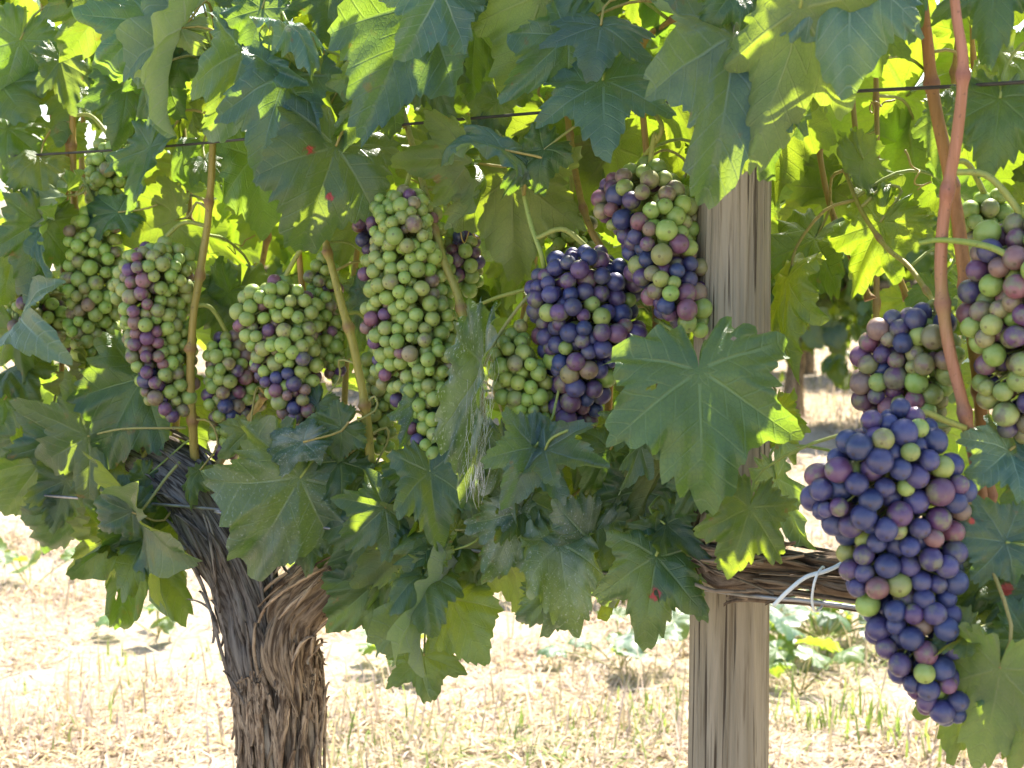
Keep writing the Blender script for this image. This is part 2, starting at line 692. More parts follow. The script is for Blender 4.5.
def nearest_cane(p, vine=None, above=True):
    best, bd = None, 9
    for vn, pts in CANES:
        d = np.linalg.norm(pts - p, axis=1)
        k = d.argmin()
        if d[k] < bd:
            bd, best = d[k], pts[k]
    return best, bd


def stalk_path(J, Ydir, Z, rg=rng, under=False):
    J = np.asarray(J)
    c, d = nearest_cane(J - Ydir * .05)
    back = NRM * rg.uniform(.02, .05)
    mid = J - Ydir * .03 - Z * .012 + back * .3
    if c is not None and d < .16:
        end = c
    else:
        end = J - Ydir * rg.uniform(.05, .08) + back + np.array([0, 0, rg.uniform(.01, .05)])
    m2 = (mid + end) / 2 + np.array([rg.normal(0, .006), 0, .012])
    return spline([J, mid, m2, end], 10)


KIND = {  # tint of blade (sky sheen painted into the bluish ones), seen from which side
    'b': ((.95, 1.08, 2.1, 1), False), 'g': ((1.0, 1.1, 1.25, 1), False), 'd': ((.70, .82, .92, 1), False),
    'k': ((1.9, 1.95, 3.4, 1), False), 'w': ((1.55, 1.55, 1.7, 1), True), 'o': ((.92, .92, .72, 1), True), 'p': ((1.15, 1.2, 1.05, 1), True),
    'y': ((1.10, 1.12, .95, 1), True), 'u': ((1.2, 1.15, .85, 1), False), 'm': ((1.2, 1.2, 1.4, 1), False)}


def make_leaf(vine, J, T, w=1.0, roll=0.0, kind='g', lobe=1.0, curl=None, cross=None, fold=None, wave=None, dust=0.0, spots=(),
              seed=None, stalk=None, res=(150, 14), label=None, teeth=1.0, collect=None, normal=None, holes=()):
    rg = np.random.default_rng(seed if seed is not None else rng.integers(1 << 30))
    tint, under = KIND[kind]
    curl = rg.uniform(.1, 1.5) if curl is None else curl
    cross = rg.uniform(-.4, 1.1) if cross is None else cross
    fold = rg.uniform(-.05, .22) if fold is None else fold
    wave = rg.uniform(.05, .14) if wave is None else wave
    X, Y, Z, ln = orient(J, T, roll, under, normal)
    x, y, q, t, vein = leaf_shape(res[0], res[1], lobe * rg.uniform(.65, 1.4), teeth, rg)
    v = leaf_verts(x, y, vein, curl, cross, fold, wave, w * .85, rg) * ln
    wv = v[:, :1] * X + v[:, 1:2] * Y + v[:, 2:] * Z
    tint = np.array(tint) * np.array(list(rg.uniform(.88, 1.12) * rg.uniform(.95, 1.05, 3)) + [1])
    if collect is not None:
        n = len(wv)
        collect.add(wv + J, q, t, np.hstack([vein, np.stack([x, y, 0 * x], -1), np.broadcast_to(np.append(tint[:3], rg.random()), (n, 4))]))
        return None
    if holes:
        qx, qy = x[q].mean(1), y[q].mean(1)
        keep = np.ones(len(q), bool)
        for h0, h1, hr in holes:
            keep &= np.hypot((qx - h0) * (1 + .4 * np.sin(qy * 40)), qy - h1) > hr
        q = q[keep]
    me = fastmesh('leaf', wv, q, t)
    attr_vec(me, 'vein', vein)
    attr_vec(me, 'leafco', np.stack([x, y, 0 * x], -1))
    if spots:
        s = np.zeros(len(x))
        for sx, sy, sr in spots:
            s = np.maximum(s, np.clip(1.6 - np.hypot((x - sx) * .8, y - sy) / sr, 0, 1))
        attr_f(me, 'spot', s)
    base = np.array(vine.location)
    o = link('leaf', me, M_LEAF, vine, J - base, (*tint[:3], 1 - dust))
    if label:
        o['label'] = label
    path = stalk_path(J, Y, Z, rg, under) if stalk is None else spline(stalk, 12)
    rad = np.linspace(.0014, .0019, len(path)) * (ln / .12) ** .3
    sv, sq, st, _ = tube_arrays(path, rad, 7)
    sm = fastmesh('leaf_stalk', sv - J, sq, st)
    link('leaf_stalk', sm, M_STALK, o, (0, 0, 0), random.choice([(1, 1, 1, 1), (1.1, .9, .8, 1), (.85, 1.05, .8, 1)]))
    return o


# ------------------------------------------------------------------ ground
def ground_material():
    m, nt, N, L, out = new_mat('dry ground')
    b = NB(nt)
    co = b.coord('Object')
    n1 = b.noise(co, .9, 5)
    n2 = b.noise(co, 9, 6, .65)
    n3 = b.noise(co, 60, 4, .7)
    c = b.mix(b.rng(n2, .3, .7), (.33, .265, .19), (.46, .385, .295))
    c = b.mix(b.math('MULTIPLY', b.rng(n3, .45, .7), .6), c, (.50, .42, .31))
    c = b.mix(b.math('MULTIPLY', b.rng(n3, .52, .34), .65), c, (.20, .14, .09))
    c = b.mix(b.math('MULTIPLY', b.rng(b.noise(co, 2.6, 5, .65), .52, .66), .3), c, (.34, .26, .18))
    c = b.mix(b.math('MULTIPLY', b.rng(n1, .56, .72), .35), c, (.30, .31, .14))
    pr = b.principled(c, .95, .1, b.bump(b.math('ADD', n2, b.math('MULTIPLY', n3, .5)), .8, .02))
    L.new(pr.outputs[0], out.inputs['Surface'])
    return m


nx = 120
gx = np.concatenate([np.linspace(-900, -12, 14)[:-1], np.linspace(-12, 14, 110), np.linspace(14, 900, 14)[1:]])
gy = np.concatenate([np.linspace(-60, -2, 5)[:-1], np.linspace(-2, 18, 100), np.linspace(18, 1500, 16)[1:]])
XX, YY = np.meshgrid(gx, gy)
ZZ = (vnoise(XX * 1.7, YY * 1.7) - .5) * .05 + (vnoise(XX * 5 + 9, YY * 5) - .5) * .02
ZZ = np.where((np.abs(XX) > 13) | (YY > 18), 0, ZZ)
gv = np.stack([XX, YY, ZZ], -1).reshape(-1, 3)
ii = np.arange(len(gy) - 1)[:, None] * len(gx)
jj = np.arange(len(gx) - 1)[None]
gq = np.stack([ii + jj, ii + jj + 1, ii + len(gx) + jj + 1, ii + len(gx) + jj], -1).reshape(-1, 4)
g_o = link('ground', fastmesh('ground', gv, gq), ground_material())
tag(g_o, kind='structure')


def ground_z(x, y):
    return float((vnoise(np.array([x * 1.7]), np.array([y * 1.7]))[0] - .5) * .05 + (vnoise(np.array([x * 5 + 9]), np.array([y * 5]))[0] - .5) * .02)


# ------------------------------------------------------------------ post
POST_OFF = -.035


def wood_material():
    m, nt, N, L, out = new_mat('weathered post wood')
    b = NB(nt)
    co = b.coord('Object')
    g1 = b.noise(b.scale(co, (1, 1, .03)), 260, 5, .6, .3)
    g2 = b.noise(b.scale(co, (1, 1, .05)), 70, 5, .6, .8)
    g3 = b.noise(b.scale(co, (1, 1, .4)), 7, 4, .6)
    crack = b.rng(b.noise(b.scale(co, (1, 1, .02)), 190, 3, .5, .4), .40, .34)
    c = b.mix(b.rng(g2, .3, .7), (.255, .22, .16), (.37, .325, .25))
    c = b.mix(b.math('MULTIPLY', b.rng(g1, .5, .75), .5), c, (.42, .35, .26))
    c = b.mix(b.math('MULTIPLY', b.rng(g1, .48, .33), .7), c, (.15, .115, .075))
    c = b.mix(b.math('MULTIPLY', b.rng(g3, .5, .75), .4), c, (.22, .20, .18))
    c = b.mix(b.math('MULTIPLY', crack, .85), c, (.05, .035, .025))
    h = b.math('SUBTRACT', b.math('ADD', g2, b.math('MULTIPLY', g1, .6)), b.math('MULTIPLY', crack, 1.2))
    pr = b.principled(c, .85, .2, b.bump(h, .7, .0025))
    L.new(pr.outputs[0], out.inputs['Surface'])
    return m


pb = P(731, 768, POST_OFF)
pt = P(731, 100, POST_OFF)
px_m = mpp(P(731, 500, POST_OFF))
post_xy = (P(731, 500, POST_OFF))[:2]
zs = np.linspace(-.02, 1.62, 160)
rad_at = np.interp(zs, [P(731, 768)[2], P(731, 200)[2]], [41 * mpp(P(731, 768, POST_OFF)), 36.0 * mpp(P(731, 200, POST_OFF))])
rad_at = np.where(zs < P(731, 768)[2], rad_at[np.argmin(abs(zs - P(731, 768)[2]))], rad_at)
seg = 360
path = np.stack([0 * zs + 0.002 * np.sin(zs * 4), 0 * zs, zs], -1)
thp = np.arange(seg) / seg * 12
TP, ZP = np.meshgrid(thp, zs)
dsp = (vnoise(TP, ZP * 2, 12) - .5) * .004 + (vnoise(TP * 8 % 96, ZP * 3, 96, 2) - .5) * .0012
rgp = np.random.default_rng(3)
for k in range(46):                                  # drying cracks
    a0, z0, zl, dp = rgp.uniform(0, 12), rgp.uniform(0, 1.5), rgp.uniform(.05, .30), rgp.uniform(.0008, .0028)
    aw = rgp.uniform(.022, .045)
    dA = np.abs((TP - a0 - .10 * np.sin(ZP * 9 + k) + 6) % 12 - 6)
    dsp -= dp * np.clip(1 - dA / aw, 0, 1) * np.clip(1 - ((ZP - z0) / zl) ** 2, 0, 1)
v, q, t, _ = tube_arrays(path, rad_at, seg, dsp)
post = link('vine_post', fastmesh('vine_post', v, q, t), wood_material(), None, (post_xy[0], post_xy[1], 0))
tag(post, 'weathered grey brown round wooden post holding up the vine row', 'post')

# ------------------------------------------------------------------ vines: trunks and arms
def bark_tube(name, pts, rads, vine, n=120, seg=200, depth=.006, twist=3.0, color=(1, 1, 1, 1), seed=1):
    path = spline(pts, n)
    rad = np.interp(np.linspace(0, len(rads) - 1, n), np.arange(len(rads)), rads)
    ln = np.concatenate([[0], np.cumsum(np.linalg.norm(np.diff(path, axis=0), axis=1))])
    path = path + np.stack([(vnoise(ln * 9 + k * 7, ln * 0 + k, None, seed) - .5) * .012 for k in range(3)], -1)
    A, S = np.meshgrid(np.arange(seg) / seg, ln)
    A2 = A * 15 + S * twist * 3 + (vnoise(A * 5, S * 9, 5, seed) - .5) * 2.4
    ridg = np.abs(vnoise(A2 % 15, S * 12, 15, seed) - .5) * 2
    A3 = A * 46 + S * twist * 7 + (vnoise(A * 9, S * 14, 9, seed + 1) - .5) * 3
    mid = np.abs(vnoise(A3 % 46, S * 19, 46, seed + 3) - .5) * 2
    A4 = A * 60 + S * twist * 9 + (vnoise(A * 9, S * 22, 9, seed + 2) - .5) * 3
    fine = vnoise(A4 % 60, S * 22, 60, seed + 4)
    lump = vnoise(A * 4, S * 7, 4, seed + 5) - .5
    d = depth * (-1.7 * (1 - ridg) ** 3 - .8 * (1 - mid) ** 2 + .5 * fine + 2.2 * lump)
    ridg = np.minimum(ridg, .3 + .7 * mid)
    v, q, t, uv = tube_arrays(path, rad, seg, d)
    base = np.array(vine.location)
    me = fastmesh(name, v - base, q, t)
    Sx = np.concatenate([S.ravel(), [0, ln[-1]]])
    tw = uv[:, 0] + Sx * twist * .8
    rr = rad.mean()
    attr_vec(me, 'barkco', np.stack([np.cos(tw) * rr, np.sin(tw) * rr, Sx], -1))
    attr_f(me, 'cav', np.concatenate([(1 - ridg).ravel() ** 2, [0, 0]]))
    o = link(name, me, M_BARK, vine, (0, 0, 0), color)
    return o, path, rad


def bark_strips(vine, path, rad, count, seed, color=(1, 1, 1, 1), rng_t=(0.05, .95), big=1.0):
    """peeling fibrous strips lying on, and lifting off, the trunk"""
    rg = np.random.default_rng(seed)
    T, N, B = frames(path)
    n = len(path)
    seglen = np.linalg.norm(np.diff(path, axis=0), axis=1).mean()
    base = np.array(vine.location)
    for k in range(count):
        i0 = int(rg.uniform(*rng_t) * n)
        ln = int(np.clip(rg.uniform(.08, .30) * big / seglen, 6, n - 2))
        i1 = min(n - 1, i0 + ln)
        if i1 - i0 < 5:
            continue
        idx = np.arange(i0, i1)
        m = len(idx)
        a0 = rg.uniform(0, 2 * np.pi)
        wdt = rg.uniform(.001, .0042) * big
        lift = rg.uniform(.001, .005) + np.abs(np.linspace(-1, 1, m)) ** 6 * rg.uniform(0, .006)
        if rg.random() < .5:
            lift = lift[::-1] if rg.random() < .5 else rg.uniform(.001, .003) + np.linspace(0, 1, m) ** 4 * rg.choice([0, .003, .006, .022], p=[.4, .35, .17, .08])
        ang = a0 + np.linspace(0, rg.normal(0, .35), m) + rg.normal(0, .0035, m).cumsum()
        rows = []
        for wv, hv in ((-1, 0), (-.4, .0012), (.4, .0012), (1, 0)):
            aa = ang + wv * wdt / rad[idx] * np.sin(np.linspace(.25, np.pi - .25, m)) ** .6
            rr = rad[idx] + lift + hv + .002
            rows.append(path[idx] + rr[:, None] * (np.cos(aa)[:, None] * N[idx] + np.sin(aa)[:, None] * B[idx]))
        for wv, hv in ((1, -.0018), (-1, -.0018)):
            aa = ang + wv * wdt / rad[idx] * np.sin(np.linspace(.25, np.pi - .25, m)) ** .6
            rr = rad[idx] + lift + hv + .002
            rows.append(path[idx] + rr[:, None] * (np.cos(aa)[:, None] * N[idx] + np.sin(aa)[:, None] * B[idx]))
        vv = np.stack(rows, 1).reshape(-1, 3)
        c = 6
        i = np.arange(m - 1)[:, None] * c
        j = np.arange(c)[None]
        kk = (j + 1) % c
        q = np.stack([i + j, i + kk, i + c + kk, i + c + j], -1).reshape(-1, 4)
        me = fastmesh('bark_strip', vv - base, q)
        s = np.repeat(np.arange(m) * seglen, c)
        attr_vec(me, 'barkco', np.stack([np.tile(np.array([-1, -.4, .4, 1, 1, -1]) * wdt, m) + k * .37, s * 0 + k, s], -1))
        f = rg.uniform(.75, 1.3)
        link('bark_strip', me, M_BARK, vine, (0, 0, 0), (color[0] * f, color[1] * f, color[2] * f, 1))


def pts_px(lst):
    return [P(x, y, o) for x, y, o in lst]


def rads_px(lst, hw):
    return [h * mpp(P(x, y, o)) for (x, y, o), h in zip(lst, hw)]


def gbase(px, off):
    p = P(px, 600, off)
    return np.array([p[0], p[1], 0.0])


vineL = empty('grapevine', gbase(280, 0.0))
tag(vineL, 'old grapevine with thick shaggy forked trunk, left of the wooden post', 'grapevine', 'vines of the front row')
lt = [(283, 1200, 0), (279, 900, 0), (277, 768, 0), (276, 700, 0), (275, 662, .0), (274, 628, .0)]
lr = [48, 42, 39, 41, 40, 16]
trunk, tp, tr_ = bark_tube('trunk', pts_px(lt), rads_px(lt, lr), vineL, 300, 220, .0062, 1.4, (1.05, 1.0, .93, 1), 1)
bark_strips(vineL, tp, tr_, 150, 3, (1.15, 1.0, .85, 1), (.35, .80))
la = [(264, 745, .006), (264, 690, .010), (261, 640, .014), (254, 590, .012), (238, 545, .01), (207, 498, 0), (170, 468, -.01), (120, 446, -.03), (40, 440, -.04), (-90, 452, -.05)]
ar, ap, arr = bark_tube('arm', pts_px(la), rads_px(la, [14, 26, 34, 36, 36, 35, 32, 27, 22, 18]), vineL, 240, 180, .0052, 3, (.66, .68, .74, 1), 2)
bark_strips(vineL, ap, arr, 60, 4, (.72, .72, .76, 1), (.05, .6), .8)
lb = [(292, 745, .006), (290, 690, .010), (288, 645, .012), (298, 608, .010), (324, 580, .008), (360, 562, -.005), (425, 550, -.03), (520, 552, -.04), (610, 562, -.03), (668, 566, -.02)]
br, bp, brr = bark_tube('arm', pts_px(lb), rads_px(lb, [13, 24, 32, 34, 32, 26, 22, 20, 18, 12]), vineL, 240, 180, .0055, 3, (1.12, .98, .82, 1), 3)
bark_strips(vineL, bp, brr, 40, 5, (1.15, 1.0, .84, 1), (.05, .5), .55)

vineR = empty('grapevine', gbase(1190, 0.02))
tag(vineR, 'grapevine right of the wooden post with a bark covered arm tied along wire', 'grapevine', 'vines of the front row')
rb = [(684, 556, .045), (702, 562, .06), (728, 568, .065), (775, 572, .055), (840, 578, .04), (930, 585, .03), (1060, 592, .03), (1200, 600, .02)]
rr_, rp, rrr = bark_tube('arm', pts_px(rb), rads_px(rb, [13, 24, 31, 29, 26, 28, 30, 34]), vineR, 260, 200, .0085, .9, (.80, .68, .58, 1), 4)
bark_strips(vineR, rp, rrr, 30, 6, (.9, .80, .70, 1), (.05, .5), .5)
rs = [(716, 575, .062), (705, 540, .06), (712, 505, .05), (722, 480, .035)]
_, sp_, sr_ = bark_tube('spur', pts_px(rs), rads_px(rs, [22, 22, 17, 9]), vineR, 50, 60, .005, 3, (.75, .7, .66, 1), 6)
rt = [(1200, 595, .02), (1195, 700, .02), (1190, 900, .02)]
ptsr = pts_px(rt) + [gbase(1190, .02) + np.array([0, 0, -.02])]
bark_tube('trunk', ptsr, [.034, .04, .043, .05], vineR, 80, 70, .006, 2, (1, .95, .9, 1), 5)

# ------------------------------------------------------------------ canes
def cane(vine, lst, hw, color=(1, 1, 1, 1), nodes=True, mat=None, name='cane', seg=12, reg=True, n=110, label=None):
    hw = np.asarray(hw) * .84
    pts = pts_px(lst)
    path = spline(pts, n)
    r = hw * np.array([mpp(p) for p in path]) if np.isscalar(hw) else np.interp(np.linspace(0, 1, n), np.linspace(0, 1, len(hw)), hw) * np.array([mpp(p) for p in path])
    ln = np.concatenate([[0], np.cumsum(np.linalg.norm(np.diff(path, axis=0), axis=1))])
    if nodes:
        ph = (ln / .085) % 1.0
        bul = np.exp(-((np.minimum(ph, 1 - ph) * .085) / .005) ** 2)
        r = r * (1 + .42 * bul)
    if nodes:
        sd = np.where((ln / .085 + .5).astype(int) % 2 == 0, 0.0, np.pi)
        dsp = (r * bul * .75)[:, None] * np.maximum(0, np.cos(np.arange(seg)[None] / seg * 2 * np.pi - sd[:, None] - .8)) ** 5 + (vnoise(np.broadcast_to((np.arange(seg) / seg * 8)[None], (n, seg)), np.broadcast_to(ln[:, None] * 30, (n, seg)), 8) - .5) * r[:, None] * .22
    else:
        dsp = None
    v, q, t, _ = tube_arrays(path, r, seg, dsp)
    base = np.array(vine.location)
    me = fastmesh(name, v - base, q, t)
    if nodes:
        attr_f(me, 'node', np.concatenate([np.repeat(bul, seg), [0, 0]]))
    o = link(name, me, mat or M_CANE, vine, (0, 0, 0), color)
    if label:
        o['label'] = label
    if reg:
        CANES.append((vine, path))
    return o


for lst, hw, col in [
    ([(216, 60, -.06), (213, 140, -.03), (208, 220, -.01), (193, 320, .02), (191, 400, .02), (196, 470, .0)], (3.6, 4.6, 5.4), (.95, 1.0, .62, 1)),
    ([(66, 10, -.06), (72, 90, -.05), (74, 190, -.05), (82, 330, -.06), (110, 445, -.04)], (3, 4, 5), (.95, .85, .6, 1)),
    ([(40, 20, -.1), (58, 90, -.09), (68, 125, -.09), (66, 200, -.1), (60, 440, -.06)], 3, (.9, .8, .65, 1)),
    ([(300, 110, -.03), (322, 225, 0), (340, 298, .015), (357, 362, .015), (369, 440, .01), (372, 540, -.02)], (4, 5, 6), (.88, 1.08, .62, 1)),
    ([(400, 100, -.05), (424, 188, 0), (443, 258, .02), (458, 296, .02), (471, 358, .02), (482, 420, 0), (490, 545, -.03)], (3.5, 5, 6), (.82, 1.08, .62, 1)),
    ([(297, 225, -.04), (302, 285, -.04), (312, 340, -.05), (330, 560, -.03)], (3.5, 4.5), (1.15, .9, .6, 1)),
    ([(560, 60, -.1), (575, 170, -.06), (589, 225, -.04), (611, 280, -.05), (608, 420, -.06), (600, 556, -.04)], (3.5, 5), (1.1, .9, .58, 1)),
    ([(160, 430, .02), (140, 470, .03), (152, 520, .0)], (3, 3.5), (.85, 1.0, .7, 1)),
    ([(265, 395, -.02), (245, 425, -.02), (215, 470, -.0)], (4, 4.5), (1.0, 1.0, .75, 1)),
    ([(176, 320, -.12), (150, 400, -.1), (168, 470, -.03)], 4, (.8, .7, .5, 1)),
    ([(355, 175, -.06), (372, 190, -.05), (392, 205, -.05)], 5, (1.1, .95, .6, 1)),
]:
    cane(vineL, lst, hw, col)
for lst, hw, col in [
    ([(950, -40, .10), (957, 20, .10), (963, 66, .10), (957, 135, .10), (942, 237, .10), (945, 322, .10), (964, 410, .10), (982, 500, .08), (985, 585, .04)], (5.6, 6.4, 7.4, 7.2, 8), (1.05, .66, .92, 1)),
    ([(920, -20, -.0), (927, 40, -.0), (934, 101, -.0), (953, 190, .0), (962, 250, .01), (976, 355, .02), (985, 450, .02), (990, 585, .02)], (6.5, 8, 9), (1.0, .64, .5, 1)),
    ([(735, -20, -.05), (700, 10, -.05), (665, 24, -.08), (640, 60, -.1), (650, 200, -.1), (668, 560, -.05)], (4, 4), (1, .85, .6, 1)),
    ([(845, 170, -.12), (860, 208, -.1), (885, 246, -.08), (910, 268, -.06), (937, 308, -.02), (941, 330, .06)], (2.5, 3.6), (.82, 1.02, .5, 1)),
    ([(1080, 20, .0), (1060, 200, .02), (1040, 400, .03), (1050, 590, .03)], (5, 7), (1, .8, .6, 1)),
]:
    cane(vineR, lst, hw, col)
for i in range(9):
    x0 = -60 + i * 82 + random.uniform(-20, 20)
    y0 = float(np.interp(x0, [-90, 40, 170, 260, 350, 700], [450, 440, 470, 560, 560, 560]))
    cane(vineL, [(x0, y0, -.04), (x0 + random.uniform(-20, 20), y0 - 180, -.16 - random.random() * .12), (x0 + random.uniform(-40, 40), 120, -.2 - random.random() * .15), (x0 + random.uniform(-70, 70), -230, -.1 - random.random() * .25)],
         (4.5, 3.5, 2.5), (.95, .9, .6, 1))
for i in range(7):
    x0 = 790 + i * 52 + random.uniform(-16, 16)
    cane(vineR, [(x0, 575, .01), (x0 + random.uniform(-20, 20), 380, -.16 - random.random() * .12), (x0 + random.uniform(-30, 30), 140, -.2 - random.random() * .15), (x0 + random.uniform(-50, 50), -230, -.1 - random.random() * .25)] if x0 > 860 else
         [(x0 + 70, 300, -.2), (x0 + 20, 150, -.22), (x0, -230, -.2)], (4, 3.5, 2.5), (.95, .85, .55, 1))
# side shoots and bunch stalks drawn by hand
cane(vineR, [(920, 243, .10), (942, 240, .105), (977, 244, .11), (1005, 254, .11), (1050, 285, .10)], (2.5, 4, 4.2), (.85, 1.1, .6, 1), False, M_STALK, 'side_shoot')
cane(vineL, [(524, 196, .05), (531, 225, .05), (541, 254, .05), (546, 280, .03), (552, 330, -.02)], (2.6, 3.2), (.85, 1.1, .8, 1), False, M_STALK, 'side_shoot')
cane(vineL, [(548, 280, .0), (523, 290, .0), (498, 297, 0), (478, 305, .0)], 2.2, (.95, 1.05, .7, 1), False, M_STALK, 'side_shoot')
cane(vineL, [(330, 462, .03), (312, 470, .03), (297, 492, .02)], 2.4, (1.3, 1.15, 1.0, 1), False, M_STALK, 'side_shoot')
cane(vineR, [(640, 100, -.02), (662, 128, .0), (640, 162, -.01), (632, 175, 0.0)], 2.8, (.95, 1.0, .7, 1), False, M_STALK, 'side_shoot')

# tendrils
def tendril(vine, x, y, off, size, seed):
    rg = np.random.default_rng(seed)
    pts = [P(x, y, off)]
    s = size * mpp(pts[0])
    t = np.linspace(0, 1, 40)
    d1 = np.array([rg.normal(), rg.normal() * .3, -abs(rg.normal())])
    d1 /= np.linalg.norm(d1)
    e1 = np.cross(d1, [0, 1, .1])
    e1 /= np.linalg.norm(e1)
    e2 = np.cross(d1, e1)
    rad = s * .16 * t ** 1.5
    path = pts[0] + d1 * (s * t * (1 - .35 * t))[:, None] + e1 * (rad * np.cos(t * 15))[:, None] + e2 * (rad * np.sin(t * 15))[:, None]
    v, q, tt, _ = tube_arrays(path, np.linspace(.0011, .0006, 40), 6)
    link('tendril', fastmesh('tendril', v - np.array(vine.location), q, tt), M_STALK, vine, (0, 0, 0), (1.0, .75, .55, 1))


for i, (x, y, o, s) in enumerate([(255, 235, -.12, 45), (500, 235, -.02, 60), (905, 150, -.05, 70), (560, 350, .0, 45), (430, 500, .02, 40), (895, 100, -.04, 50)]):
    tendril(vineL if x < 560 else vineR, x, y, o, s, 40 + i)

